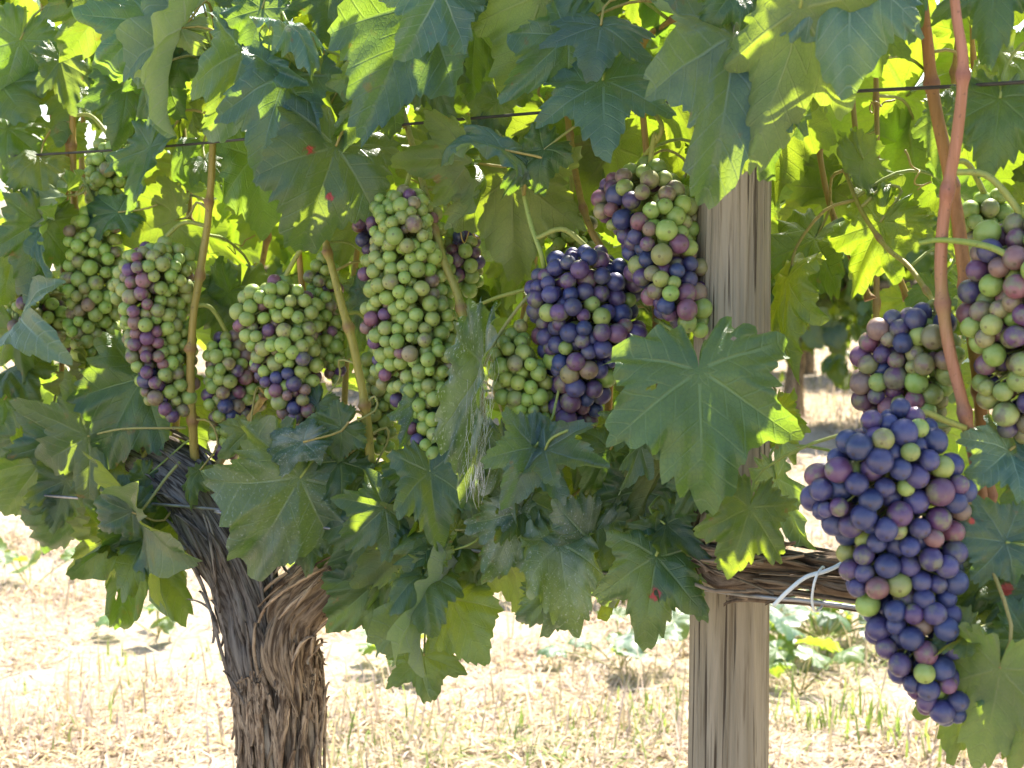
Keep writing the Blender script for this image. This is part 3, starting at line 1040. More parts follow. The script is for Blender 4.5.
# ------------------------------------------------------------------ leaves, one by one (junction px, tip px, width, roll, off at junction, off at tip, kind, extras)
LV = [
    # --- left vine, top
    (148, 22, 92, 86, 1.05, 8, .05, .09, 'b', {}),
    (106, -6, 62, 58, .9, -12, .04, .06, 'g', {}),
    (182, 28, 128, 18, .62, 20, .09, .11, 'w', dict(lobe=1.2)),
    (168, -12, 146, 14, .7, 0, .08, .09, 'w', {}),
    (160, 66, 118, 84, .7, 25, .03, .03, 'o', {}),
    (128, 84, 114, 150, .95, -10, .01, .02, 'd', {}),
    (165, 62, 146, 142, .7, 30, .02, .0, 'd', dict(spots=[(.1, .3, .05)])),
    (186, 26, 180, 138, .55, 66, .08, .09, 'k', dict(fold=.5)),
    (242, 52, 203, 147, .82, -18, .07, .10, 'k', dict(fold=.3)),
    (285, 78, 256, 190, .88, 14, .09, .12, 'b', dict(fold=.12, wave=.04)),
    (302, 76, 294, 162, .35, 60, .07, .06, 'p', dict(fold=.3)),
    (152, 148, 124, 216, .6, 40, .03, .05, 'b', dict(fold=.4)),
    (175, 220, 116, 243, .95, 0, -.02, -.03, 'o', {}),
    (0, 84, 30, 124, 1.2, 0, .02, .04, 'g', {}),
    (8, 130, 14, 196, 1.0, 15, -.01, -.02, 'd', {}),
    (62, 196, 4, 186, .62, 30, .06, .07, 'w', dict(curl=1.3)),
    (40, 222, 24, 298, 1.0, -6, .05, .06, 'g', {}),
    (46, 226, 58, 276, .5, 55, .06, .08, 'b', {}),
    (118, 212, 82, 226, .7, 30, .0, .0, 'b', {}),
    (22, 318, 72, 362, 1.0, 10, .08, .11, 'k', dict(lobe=1.35)),
    (10, 372, 40, 412, 1.0, -10, .02, .03, 'd', {}),
    (84, 368, 44, 390, .7, 35, .04, .05, 'o', dict(curl=1.2)),
    (88, 436, 40, 462, 1.5, -6, .08, .10, 'm', dict(lobe=1.25, stalk=[(88, 436, .08), (120, 429, .08), (155, 428, .06), (186, 428, .03)])),
    (142, 378, 106, 464, .92, 16, .03, .05, 'd', {}),
    (4, 400, -18, 440, 1.1, 0, .02, .03, 'g', {}),
    (40, 462, 4, 508, 1.0, -10, .05, .07, 'm', {}),
    (22, 440, -6, 480, 1.0, 20, .04, .05, 'm', {}),
    (66, 480, 52, 532, .95, 10, .04, .05, 'm', {}),
    (70, 508, 40, 552, 1.0, -10, .03, .03, 'd', {}),
    (112, 470, 100, 530, .9, 15, .02, .02, 'd', {}),
    (137, 517, 210, 549, .95, 48, .10, .12, 'm', dict(lobe=1.25, stalk=[(137, 517, .10), (150, 500, .09), (166, 478, .06), (180, 462, .04)])),
    (132, 512, 90, 490, .9, -18, .10, .11, 'm', {}),
    (138, 532, 118, 628, 1.0, -8, .04, .04, 'd', dict(lobe=1.35, holes=[(.2, .4, .04), (.1, .62, .025), (-.3, .2, .03)])),
    (152, 534, 188, 620, .80, 10, .04, .04, 'd', dict(lobe=1.3, holes=[(-.1, .5, .04), (.15, .3, .03)])),
    (104, 538, 64, 572, .9, 10, .05, .06, 'o', {}),
    (145, 478, 120, 506, .7, 0, .06, .07, 'm', {}),
    # --- left vine, upper middle
    (262, 8, 246, 66, 1.1, 0, .05, .07, 'b', {}),
    (288, 24, 313, 82, .62, -40, .09, .11, 'k', {}),
    (262, 60, 302, 84, .8, 20, .08, .10, 'k', {}),
    (422, 4, 364, 138, .92, 10, .07, .11, 'b', dict(fold=.18)),
    (440, -10, 398, 62, 1.15, -8, .10, .13, 'k', {}),
    (402, 40, 346, 80, .95, 12, .06, .08, 'g', dict(spots=[(.1, .55, .06)])),
    (330, -10, 325, 48, 1.2, 0, .0, .02, 'g', {}),
    (388, 78, 336, 142, 1.0, -8, .03, .05, 'g', dict(holes=[(.12, .45, .04)])),
    (336, 146, 296, 257, .98, -4, .07, .10, 'g', dict(wave=.035, spots=[(.22, .12, .035), (-.1, .42, .03)])),
    (330, 105, 312, 168, .8, 25, .0, .0, 'd', {}),
    (470, 162, 386, 160, .9, -16, .06, .09, 'o', {}),
    (505, 150, 432, 158, .42, 62, .09, .10, 'b', {}),
    (544, 150, 502, 198, .75, 20, .06, .07, 'd', {}),
    (512, 176, 513, 283, 1.12, 6, .02, .02, 'o', {}),
    (430, 60, 455, 130, .9, 20, .02, .02, 'd', {}),
    (542, -6, 502, 102, .95, 10, .03, .04, 'p', {}),
    (475, 30, 470, 100, .9, 0, -.03, -.03, 'g', {}),
    # --- left vine, lower middle
    (300, 478, 247, 560, 1.2, -6, .09, .11, 'm', dict(dust=.3)),
    (303, 442, 252, 466, .62, 20, .10, .12, 'b', dict(dust=.7)),
    (302, 490, 312, 572, 1.05, 12, .05, .05, 'd', {}),
    (342, 428, 304, 452, 1.0, 0, .05, .06, 'm', {}),
    (318, 405, 300, 440, 1.0, 10, .03, .03, 'b', {}),
    (340, 462, 308, 508, .95, 10, .04, .05, 'u', {}),
    (385, 508, 344, 546, 1.25, 0, .07, .09, 'm', {}),
    (430, 472, 441, 553, .92, 4, .09, .10, 'm', dict(fold=.38)),
    (418, 402, 396, 448, .8, -30, .06, .08, 'b', dict(dust=.6)),
    (430, 410, 418, 462, .6, 30, .05, .06, 'd', {}),
    (420, 466, 390, 498, .9, 0, .04, .05, 'd', {}),
    (484, 366, 472, 520, .30, 30, .08, .08, 'm', dict(dust=.8, fold=.4)),
    (506, 448, 514, 528, .6, -22, .06, .06, 'm', dict(dust=.5)),
    (535, 447, 504, 505, 1.1, -10, .10, .12, 'b', dict(dust=.15)),
    (545, 450, 613, 470, .75, -16, .10, .12, 'b', dict(stalk=[(545, 450, .10), (552, 438, .10), (575, 428, .09), (597, 424, .06)])),
    (525, 498, 546, 560, .9, 10, .05, .05, 'u', {}),
    (520, 512, 488, 580, 1.05, 0, .06, .08, 'g', dict(dust=.5)),
    (560, 545, 575, 640, 1.0, 4, .07, .09, 'm', dict(dust=.5)),
    (590, 540, 545, 632, .85, -12, .05, .06, 'g', dict(dust=.45)),
    (408, 542, 356, 586, .95, 10, .05, .06, 'o', {}),
    (446, 552, 404, 556, .7, 35, .08, .10, 'p', dict(curl=1.4)),
    (422, 578, 434, 640, 1.15, 0, .09, .12, 'm', {}),
    (452, 600, 488, 668, .95, 6, .06, .07, 'g', dict(lobe=.6, teeth=.7)),
    (438, 597, 441, 692, .35, 60, .08, .09, 'b', dict(fold=.5)),
    (424, 656, 432, 704, 1.35, 0, .05, .06, 'd', {}),
    (372, 586, 334, 620, 1.15, 0, .03, .04, 'd', {}),
    (378, 520, 340, 580, .9, 14, .03, .03, 'g', {}),
    (470, 556, 450, 594, .9, 10, .03, .03, 'u', {}),
    (395, 560, 372, 612, .8, 0, .02, .03, 'g', {}),
    (460, 470, 455, 540, .8, 30, .02, .02, 'd', {}),
    (205, 160, 222, 200, .9, 0, -.06, -.06, 'd', {}),
    (250, 200, 232, 252, 1.1, 10, -.30, -.30, 'y', {}),
    (285, 190, 262, 262, 1.0, -10, -.32, -.33, 'y', {}),
    (440, 205, 470, 236, .9, 0, -.2, -.2, 'y', {}),
    (228, 168, 214, 226, .9, 10, -.26, -.26, 'y', {}),
    (262, 205, 290, 262, 1.0, -10, -.22, -.22, 'y', {}),
    (305, 232, 326, 292, .9, 0, -.24, -.24, 'y', {}),
    (205, 235, 232, 300, .9, 10, -.28, -.28, 'y', {}),
    (335, 280, 350, 340, .9, 0, -.26, -.26, 'y', {}),
    (462, 190, 445, 236, .9, 0, -.22, -.22, 'y', {}),
    (370, 300, 352, 360, .7, 30, -.04, -.05, 'g', {}),
    (240, 290, 225, 370, .9, 0, -.12, -.12, 'd', {}),
    (375, 290, 395, 350, .8, 0, -.06, -.06, 'd', {}),
    (490, 250, 510, 320, .9, -20, -.2, -.2, 'y', {}),
    (520, 290, 495, 345, .9, -20, -.24, -.24, 'y', {}),
    # --- right vine
    (568, 36, 507, 94, .9, 0, .05, .07, 'b', {}),
    (601, 25, 592, 82, 1.5, 0, .07, .09, 'b', dict(lobe=1.3)),
    (603, 80, 606, 160, 1.42, 4, .06, .08, 'b', dict(lobe=1.15)),
    (732, 40, 701, 205, .80, -10, .10, .13, 'b', dict(wave=.03)),
    (800, 8, 744, 170, .78, 16, .14, .15, 'p', dict(wave=.03)),
    (790, 82, 774, 180, .55, 30, .07, .06, 'd', {}),
    (852, -34, 848, 102, .82, 4, .10, .13, 'k', dict(lobe=1.3)),
    (915, -30, 912, 40, .7, 0, .06, .07, 'b', {}),
    (736, -14, 697, 42, .95, 0, .09, .11, 'm', {}),
    (880, 28, 872, 82, 1.1, 10, -.02, -.03, 'd', dict(lobe=1.3)),
    (1000, -25, 990, 64, 1.0, 10, .06, .08, 'd', {}),
    (950, 112, 930, 172, .9, 15, -.03, -.03, 'd', {}),
    (1000, 98, 985, 182, 1.0, -8, .04, .05, 'd', {}),
    (906, 96, 800, 214, 1.0, -4, -.22, -.20, 'y', {}),
    (835, 190, 775, 246, 1.0, 10, -.20, -.20, 'y', {}),
    (905, 150, 895, 258, .8, -20, -.24, -.24, 'y', {}),
    (880, 222, 842, 302, .85, 16, -.10, -.11, 'u', {}),
    (815, 240, 795, 330, .8, 20, -.16, -.16, 'd', {}),
    (790, 280, 808, 374, .6, 45, -.08, -.08, 'u', {}),
    (905, 300, 868, 330, .9, 0, -.14, -.14, 'y', {}),
    (935, 290, 915, 330, .9, 0, -.08, -.08, 'd', {}),
    (775, 412, 795, 466, .8, 10, -.06, -.06, 'u', {}),
    (699, 372, 704, 515, 1.18, 0, .15, .17, 'g', dict(lobe=.72, curl=.8, cross=.55, fold=.14, wave=.12, holes=[(.33, .12, .018), (-.25, -.2, .014)], stalk=[(699, 372, .15), (690, 350, .13), (672, 330, .06), (655, 320, -.03)])),
    (749, 508, 723, 580, 1.0, -14, .12, .13, 'u', dict(lobe=1.3)),
    (775, 478, 812, 552, .7, 30, .02, .04, 'k', {}),
    (660, 470, 628, 532, .9, 0, .03, .04, 'o', {}),
    (640, 445, 618, 490, .6, -30, .07, .08, 'k', {}),
    (655, 530, 622, 544, .8, 0, .07, .08, 'm', {}),
    (665, 524, 708, 560, .9, 0, .07, .08, 'd', {}),
    (656, 556, 644, 654, .95, 6, .09, .11, 'g', dict(spots=[(-.06, .38, .055)])),
    (672, 560, 704, 622, .8, -8, .07, .08, 'g', {}),
    (610, 450, 586, 500, 1.0, 0, .03, .03, 'd', {}),
    (640, 490, 600, 556, .9, 0, .02, .02, 'd', {}),
    (668, 425, 655, 478, .8, 0, .02, .02, 'o', {}),
    (700, 480, 676, 520, .9, 0, .08, .09, 'd', {}),
    (1006, 542, 938, 534, 1.15, 6, .13, .16, 'b', dict(spots=[(.25, .55, .05)])),
    (1010, 450, 962, 492, 1.1, 0, .09, .12, 'k', {}),
    (1040, 470, 1000, 520, 1.0, 0, .08, .10, 'b', {}),
    (968, 632, 930, 660, .9, 20, .16, .18, 'm', {}),
    (1000, 575, 955, 665, .95, -8, .08, .10, 'd', {}),
    (1030, 590, 985, 645, 1.0, 10, .12, .14, 'd', dict(spots=[(.3, .2, .09)])),
    (1030, 640, 976, 702, 1.0, 0, .14, .16, 'g', {}),
    (1000, 668, 972, 770, 1.0, 12, .17, .18, 'p', {}),
    (1035, 690, 1012, 775, 1.0, 0, .15, .16, 'o', {}),
    (1030, 205, 1000, 250, 1.0, 0, -.1, -.1, 'y', {}),
    (1010, 120, 1030, 200, 1.0, 0, -.2, -.2, 'y', {}),
    (985, 560, 958, 642, 1.0, 10, .05, .06, 'd', {}),
    (1008, 640, 985, 742, 1.0, -12, .10, .12, 'g', {}),
    (962, 690, 950, 766, 1.0, 0, .07, .08, 'o', {}),
    (1040, 560, 1015, 640, 1.0, 0, .09, .11, 'b', {}),
    (640, 20, 690, 90, .9, -20, -.16, -.16, 'y', {}),
    (668, 92, 640, 160, 1.0, 0, -.18, -.18, 'y', {}),
    (555, 130, 570, 215, .9, 10, -.2, -.2, 'y', {}),
]
for i, (jx, jy, tx, ty, w, roll, oj, ot, kd, ex) in enumerate(LV):
    ex = dict(ex)
    vine = vineL if jx < 505 else vineR
    if kd == 'y':
        oj, ot = oj - .26, ot - .26
    if 'stalk' in ex:
        ex['stalk'] = pts_px(ex['stalk'])
    lab = None
    if ex.get('spots'):
        lab = 'leaf with small red blotches'
    elif ex.get('dust', 0) >= .45:
        lab = 'leaf speckled with white dust'
    elif kd == 'w':
        lab = 'small pale whitish leaf'
    make_leaf(vine, P(jx, jy, oj), P(tx, ty, ot), w, roll, kd, seed=100 + i, label=lab, **ex)

rgx = np.random.default_rng(123)
for k, (x0, y0, ln) in enumerate([(352, 448, 52), (372, 470, 55), (330, 520, 60), (405, 500, 60), (470, 500, 62), (500, 545, 70), (455, 530, 60), (360, 545, 55), (540, 500, 62), (575, 480, 60),
                                 (600, 520, 66), (630, 500, 60), (560, 590, 55), (620, 560, 60), (585, 430, 55), (640, 410, 60), (480, 440, 55), (400, 600, 50), (415, 540, 52), (20, 420, 60),
                                 (95, 400, 56), (60, 440, 60), (15, 330, 55), (130, 450, 50), (200, 470, 40), (250, 430, 45), (15, 250, 60), (40, 160, 60), (20, 40, 70), (60, 60, 60)]):
    a = rgx.normal(0, .6)
    o = rgx.uniform(-.03, .06)
    make_leaf(vineL if x0 < 505 else vineR, P(x0, y0, o), P(x0 + ln * math.sin(a), y0 + ln * math.cos(a), o + rgx.uniform(-.01, .035)), rgx.uniform(.8, 1.15), rgx.normal(0, 22), rgx.choice(['m', 'm', 'u', 'b', 'p', 'u']), seed=900 + k)

# ------------------------------------------------------------------ leaves filling the depth of the canopy
rgf = np.random.default_rng(77)
HEM = [(-150, 500), (0, 500), (60, 535), (120, 560), (200, 520), (270, 500), (340, 560), (430, 600), (500, 590), (600, 600), (690, 590), (740, 330), (775, 300), (850, 300), (880, 360), (930, 560), (960, 700), (1150, 760)]
hx, hy = zip(*HEM)
n_ind = {id(vn): sum(1 for c in vn.children if c.name.startswith('leaf')) for vn in (vineL, vineR)}
coll = {id(vineL): MB(), id(vineR): MB()}


def rand_dir(rg, spread):
    a = rg.normal(0, spread)
    return ROW * math.sin(a) + np.array([0, 0, -1]) * math.cos(a) + NRM * rg.normal(0, .35)


def fill_leaf(px, py, off, individual, res=(90, 8), size=None, sunny=False):
    vine = vineL if px < 505 else vineR
    J = P(px, py, off)
    d = rand_dir(rgf, .8)
    d /= np.linalg.norm(d)
    ln = size or rgf.uniform(.055, .105)
    T = J + d * ln
    # on the far side of the row leaves face the sun, so their undersides are seen
    kd = rgf.choice(['y', 'o', 'p', 'u', 'g']) if off < -.2 else rgf.choice(['d', 'g', 'u', 'o', 'y'])
    nrm = None
    if sunny:
        nrm = np.array(sdir) * .8 + NRM * rgf.uniform(.1, .9) + rgf.normal(0, .28, 3)
        d = np.array([0, 0, -1.0]) + NRM * .35 + ROW * rgf.normal(0, .55)
        d /= np.linalg.norm(d)
        T = J + d * rgf.uniform(.065, .11)
        kd = 'y'
    ok = individual and n_ind[id(vine)] < 100
    if ok:
        n_ind[id(vine)] += 1
        make_leaf(vine, J, T, rgf.uniform(.8, 1.15), rgf.normal(0, 32), kd, seed=int(rgf.integers(1 << 30)), res=(120, 10))
    else:
        make_leaf(vine, J, T, rgf.uniform(.8, 1.15), rgf.normal(0, 32), kd, seed=int(rgf.integers(1 << 30)), res=res, collect=coll[id(vine)], normal=nrm)


cells = [(x, y) for x in range(-60, 1110, 62) for y in range(-30, 760, 62)]
rgf.shuffle(cells)
for layer, (o0, o1, prob) in enumerate([(-.06, -.16, .62), (-.18, -.30, .62), (-.34, -.50, .95), (-.50, -.60, .75)]):
    for (x, y) in cells:
        px, py = x + rgf.uniform(-30, 30), y + rgf.uniform(-30, 30)
        if py > np.interp(px, hx, hy) - 62 - 8 * min(layer, 2):
            continue
        if 760 < px < 900 and py > 190 and rgf.random() < .7:
            continue
        if layer and (775 < px < 950 and 50 < py < 340 or 205 < px < 305 and 110 < py < 280 or 425 < px < 480 and 140 < py < 250):
            continue                    # openings where the sun comes through
        pr_ = prob
        if 200 < py < 460:
            pr_ *= .55 if layer < 2 else .95    # the fruit zone has been thinned
        if 720 < px < 960 and py < 110:
            pr_ = .28
        elif px > 765:
            pr_ *= .55 if layer < 2 else .8
        elif py < 170:
            pr_ = .85
        if rgf.random() > pr_:
            continue
        fill_leaf(px, py, rgf.uniform(o1, o0), layer == 0 and 0 < px < 1024 and py > 0, sunny=layer >= 2)
# top of the canopy, above the picture
for k in range(300):
    px = rgf.uniform(-250, 1250)
    py = rgf.uniform(-620, -20)
    if 700 < px < 1020 and py > -330 or px > 720 and rgf.random() < .5:
        continue
    fill_leaf(px, py, rgf.uniform(-.32, .08), False, (50, 5), rgf.uniform(.07, .12))
for k in range(80):
    px = rgf.choice([rgf.uniform(-500, -60), rgf.uniform(1080, 1400)])
    fill_leaf(px, rgf.uniform(-600, 520), rgf.uniform(-.45, .05), False, (50, 5), rgf.uniform(.07, .12))


def link_foliage(mb, vine, name='foliage'):
    base = np.array(vine.location)
    me = mb.mesh(name, base)
    A = np.vstack(mb.a)
    attr_vec(me, 'vein', A[:, :3])
    attr_vec(me, 'leafco', A[:, 3:6])
    attr_c(me, 'tint', A[:, 6:10])
    o = link(name, me, M_LEAFM, vine)
    o['kind'] = 'stuff'
    return o


link_foliage(coll[id(vineL)], vineL)
link_foliage(coll[id(vineR)], vineR)

# ------------------------------------------------------------------ grape bunches
def ico_mesh(sub):
    import bmesh
    bm = bmesh.new()
    bmesh.ops.create_icosphere(bm, subdivisions=sub, radius=1.0)
    me = bpy.data.meshes.new('grape')
    bm.to_mesh(me)
    bm.free()
    me.polygons.foreach_set('use_smooth', [True] * len(me.polygons))
    return me


BERRY = ico_mesh(4)
BERRY.materials.append(M_GRAPE)
_lo = ico_mesh(2)
LOV = np.array([v.co[:] for v in _lo.vertices])
LOT = np.array([p.vertices[:] for p in _lo.polygons])
RAMP_T = [0, .20, .38, .50, .65, .82, 1.0]
RAMP_C = np.array([[.23, .335, .058], [.25, .31, .075], [.21, .17, .10], [.20, .075, .105], [.115, .047, .125], [.050, .042, .138], [.024, .038, .125]])


def ripe_col(t, rg):
    c = np.array([np.interp(t, RAMP_T, RAMP_C[:, k]) for k in range(3)])
    return c * rg.uniform(.85, 1.18) * rg.uniform(.93, 1.07, 3)


def bunch(label, axis, berry_px, ripe, seed, stalk=None, group='bunches of grapes hanging in the front row', spread=.35, limit=100, flat=.85, tight=.80, lump=.20, smooth=.22):
    """axis: list of (px, py, half width px, off); ripe(t, s, rg) gives ripeness 0..1 at t along and s across"""
    rg = np.random.default_rng(seed)
    ax = np.array([np.append(P(x, y, o), 1.0 * h * mpp(P(x, y, o))) for x, y, h, o in axis])
    ax = spline(ax, 60)
    path, RR = ax[:, :3], np.maximum(ax[:, 3], .004)
    r0 = berry_px * .475 * mpp(path[30])
    side = ROW
    toc = CAMP - path[30]
    toc = toc / np.linalg.norm(toc)
    sidev = -np.cross(toc, [0, 0, 1])
    sidev /= np.linalg.norm(sidev)
    C, RAD = [], []
    hgt = np.concatenate([[0], np.cumsum(np.linalg.norm(np.diff(path, axis=0), axis=1))])
    ph = rg.uniform(0, 6.28, 3)

    def attempt(n, inset, gap):
        for _ in range(n):
            k = rg.uniform(0, 59)
            i = int(k)
            f = k - i
            c = path[i] * (1 - f) + path[min(i + 1, 59)] * f
            a = rg.uniform(0, 2 * np.pi)
            lum = 1 + lump * math.sin(a * 2 + ph[0] + hgt[i] * 40) * math.sin(hgt[i] * 70 + ph[1]) + lump * .5 * math.sin(3 * a + ph[2])
            rad = max(RR[i] * lum - r0 * inset, 0)
            br = r0 * np.clip(rg.normal(1.0, .11), .66, 1.2)
            p = c + sidev * math.cos(a) * rad + toc * math.sin(a) * rad * flat + np.array([0, 0, rg.normal(0, r0 * .3)])
            if C:
                d = np.linalg.norm(np.array(C) - p, axis=1)
                if np.any(d < (np.array(RAD) + br) * gap):
                    continue
            C.append(p)
            RAD.append(br)
    vol = RR.mean() * 2 * math.pi * hgt[-1] / (r0 * r0)
    attempt(int(vol * 9), .75, tight)
    attempt(int(vol * 5), .95, tight * .92)
    attempt(int(vol * 3), 2.3, tight)
    C, RAD = np.array(C), np.array(RAD)
    root = empty('grape_bunch', path[0])
    tag(root, label, 'grapes', group)
    base = path[0]
    d0 = np.linalg.norm(path[None] - C[:, None], axis=2)
    near = d0.argmin(1)
    tt = near / 59.0
    out = C - path[near]
    s = out @ sidev / np.maximum(RR[near], 1e-4)
    front = out @ toc
    rp_ = np.array([ripe(tt[k], s[k], rg) for k in range(len(C))])
    # neighbours ripen together
    nb = np.exp(-(np.linalg.norm(C[None] - C[:, None], axis=2) / (2.2 * r0)) ** 2)
    rp_ = (1 - smooth) * rp_ + smooth * (nb @ rp_) / nb.sum(1)
    rp_ = np.clip(rp_ + rg.normal(0, spread * .35, len(C)), 0, 1)
    cols = np.array([ripe_col(x, rg) for x in rp_])
    # rank by how much of each shows towards the camera
    score = np.array([front[k] - 2.5 * r0 * np.sum((np.linalg.norm(np.cross(C - C[k], toc), axis=1) < RAD[k] * .8) & ((C - C[k]) @ toc > r0 * .8)) for k in range(len(C))])
    order = np.argsort(-score)
    zs = Vector((0, 0, 1))
    rest = MB()
    for rank, k in enumerate(order):
        if rank < limit:
            o = bpy.data.objects.new('grape', BERRY)
            o.parent = root
            o.location = Vector(C[k] - base)
            dr = Vector(out[k] + np.array([0, 0, -r0 * 1.2]) + rg.normal(0, r0 * .7, 3))
            o.rotation_euler = dr.to_track_quat('Z', 'Y').to_euler()
            e = rg.uniform(.98, 1.08)
            o.scale = (RAD[k] * rg.uniform(.95, 1.04), RAD[k] * rg.uniform(.95, 1.04), RAD[k] * e)
            o.color = (*cols[k], float(rp_[k]))
            COL.objects.link(o)
        else:
            rest.add(C[k] + LOV * RAD[k], None, LOT, np.broadcast_to(np.append(cols[k], 1), (len(LOV), 4)))
    if rest.v:
        me = rest.mesh('inner_grapes', base)
        attr_c(me, 'tint', np.vstack(rest.a))
        ob = link('inner_grapes', me, M_GRAPEM, root)
        ob['kind'] = 'stuff'
    st = MB()
    top = path[0]
    if stalk is None:
        c, d = nearest_cane(top + np.array([0, 0, .03]))
        if c is None or d > .2:
            c = top + np.array([0, 0, .05]) + NRM * .04
        m = (top + c) / 2 + np.array([0, 0, .014])
        sp2 = spline([top, m, c], 12)
    else:
        sp2 = spline([top] + pts_px(stalk), 14)
    st.tube(sp2, np.linspace(.0026, .0022, len(sp2)) * (r0 / .0075) ** .5, 8)
    st.tube(path, np.linspace(.0022, .0008, 60), 6)
    for k in range(len(C)):
        a = path[max(0, near[k] - 3)]
        st.tube(np.array([a, (a + C[k]) / 2 + np.array([0, 0, .002]), C[k]]), [.0009, .0007, .0007], 5)
    link('bunch_stem', st.mesh('bunch_stem', base), M_STALK, root, (0, 0, 0), (.95, 1.05, .75, 1))
    return root


def green(t, s, rg):
    return rg.choice([.03, .12, .22], p=[.6, .3, .1])


def mixed(p_purple, fn=None, hi=.86):
    def f(t, s, rg):
        p = p_purple if fn is None else fn(t, s)
        if rg.random() < p:
            return rg.uniform(.42, hi)
        return rg.choice([.02, .12, .34], p=[.68, .24, .08])
    return f


bunch('large ripe blue black bunch on a curved green stalk beside the pink cane', [(905, 412, 14, .17), (896, 440, 56, .17), (886, 488, 74, .17), (897, 545, 56, .17), (902, 600, 48, .17), (917, 650, 41, .17), (936, 695, 28, .17), (952, 716, 12, .17)], 25,
      lambda t, s, rg: rg.choice([rg.uniform(.88, 1.0), rg.uniform(.62, .8), rg.uniform(.45, .55), .12], p=[.72, .14, .04, .10]), 1,
      stalk=[(908, 418, .17), (922, 412, .16), (944, 420, .13), (965, 428, .11)], smooth=.05, spread=.12)
bunch('half ripe bunch with purple left side and green right side, above the blue black bunch', [(925, 312, 10, .06), (915, 330, 44, .06), (905, 370, 50, .06), (905, 410, 46, .05), (900, 440, 36, .05)], 22,
      mixed(.5, lambda t, s: .9 if s < -.1 else .06), 2)
bunch('mottled purple and green bunch at the right edge of the picture', [(1026, 220, 12, .08), (1028, 245, 46, .08), (1022, 290, 60, .08), (1026, 350, 52, .08), (1030, 405, 38, .08), (1030, 432, 14, .08)], 24,
      mixed(.5, lambda t, s: .62 if s < .1 else .5), 3)
bunch('small shaded green bunch behind the mottled one at the right edge', [(985, 195, 8, -.06), (985, 210, 24, -.06), (990, 240, 26, -.06), (1000, 275, 18, -.06)], 19, green, 4)
bunch('bunch touching the left side of the post, purple and green grapes mixed', [(650, 165, 10, .0), (642, 185, 42, .0), (650, 215, 46, .01), (662, 250, 40, .015), (672, 285, 36, .02), (684, 310, 28, .02), (692, 326, 12, .02)], 19.5,
      mixed(.4, lambda t, s: .9 if s < -.3 else (.42 if t > .5 else .06), 1.0), 5)
bunch('dark purple bunch left of the big leaf that covers the post', [(590, 250, 12, .02), (583, 270, 42, .02), (578, 305, 52, .02), (590, 340, 50, .02), (582, 375, 38, .02), (575, 405, 28, .02), (572, 424, 14, .02)], 19,
      lambda t, s, rg: rg.choice([rg.uniform(.80, .98), rg.uniform(.6, .78), .33, .08], p=[.52, .34, .04, .10]), 6, smooth=.05, spread=.15)
bunch('loose green bunch at lower left of the dark purple bunch', [(522, 330, 6, .04), (514, 352, 26, .05), (524, 385, 30, .05), (536, 415, 22, .04), (545, 438, 12, .03)], 17, green, 7)
bunch('small backlit yellow green bunch hidden behind the purple one', [(572, 205, 6, -.14), (570, 225, 22, -.14), (575, 255, 26, -.14), (580, 290, 16, -.14)], 16, lambda t, s, rg: .05, 8)
bunch('longest green bunch with a few purple grapes, middle of the left vine', [(405, 190, 10, .03), (405, 212, 36, .03), (408, 260, 42, .03), (412, 310, 42, .03), (420, 360, 44, .03), (430, 405, 36, .03), (438, 445, 26, .05), (438, 478, 13, .06)], 15.5,
      mixed(.08, lambda t, s: .22 if s < -.6 else .03), 9)
bunch('few dark red grapes behind the top of the longest green bunch', [(366, 185, 6, -.03), (366, 200, 16, -.03), (368, 225, 18, -.03), (372, 250, 12, -.03)], 16, lambda t, s, rg: rg.uniform(.6, .85), 10)
bunch('small reddish green bunch half hidden right of the longest green one', [(458, 225, 6, -.05), (460, 240, 20, -.05), (464, 262, 22, -.05), (466, 290, 12, -.05)], 15, mixed(.45), 11)
bunch('narrow green bunch in shade just left of the longest green one', [(378, 340, 5, -.05), (378, 360, 16, -.05), (380, 400, 18, -.05), (382, 450, 10, -.05)], 14, green, 12)
bunch('bunch with green top and purple tip between two tan canes', [(282, 282, 8, .03), (278, 300, 36, .03), (282, 335, 38, .03), (288, 370, 34, .03), (298, 400, 26, .03), (302, 424, 12, .03)], 15,
      mixed(.3, lambda t, s: .82 if t > .64 else (.26 if s < -.4 else .08), 1.0), 13)
bunch('small green bunch behind the tan cane, right of the purple tipped one', [(326, 255, 5, -.03), (324, 270, 16, -.03), (324, 310, 18, -.03), (332, 350, 16, -.03), (334, 375, 8, -.03)], 13.5, mixed(.08), 14)
bunch('pale green bunch streaked with purple down its middle, beside the straight tan cane', [(158, 245, 10, .04), (155, 262, 38, .04), (152, 300, 39, .04), (158, 345, 34, .04), (166, 385, 26, .04), (174, 412, 12, .04)], 14.5,
      mixed(.35, lambda t, s: .75 if -.65 < s < .1 else .07), 15)
bunch('long all green bunch in shade at the left', [(95, 205, 6, .0), (95, 222, 22, .0), (92, 265, 28, .0), (92, 310, 28, .0), (92, 345, 22, .0), (94, 372, 10, .0)], 14.5, green, 16)
bunch('wide green bunch at the left edge with a few purple grapes', [(30, 265, 8, -.02), (30, 285, 28, -.02), (42, 310, 36, -.02), (52, 335, 30, -.02), (58, 352, 14, -.02)], 14, mixed(.10), 17)
bunch('small dark green bunch high up, behind the thin wire', [(112, 140, 6, -.05), (112, 156, 26, -.05), (110, 185, 28, -.05), (106, 208, 16, -.05)], 14, lambda t, s, rg: .02, 18)
bunch('shaded red and green bunch right of the straight tan cane', [(228, 335, 6, -.03), (228, 352, 24, -.03), (232, 385, 28, -.03), (232, 425, 22, -.03), (226, 455, 10, -.03)], 14.5, mixed(.4, lambda t, s: .55 if s > 0 else .2), 19)

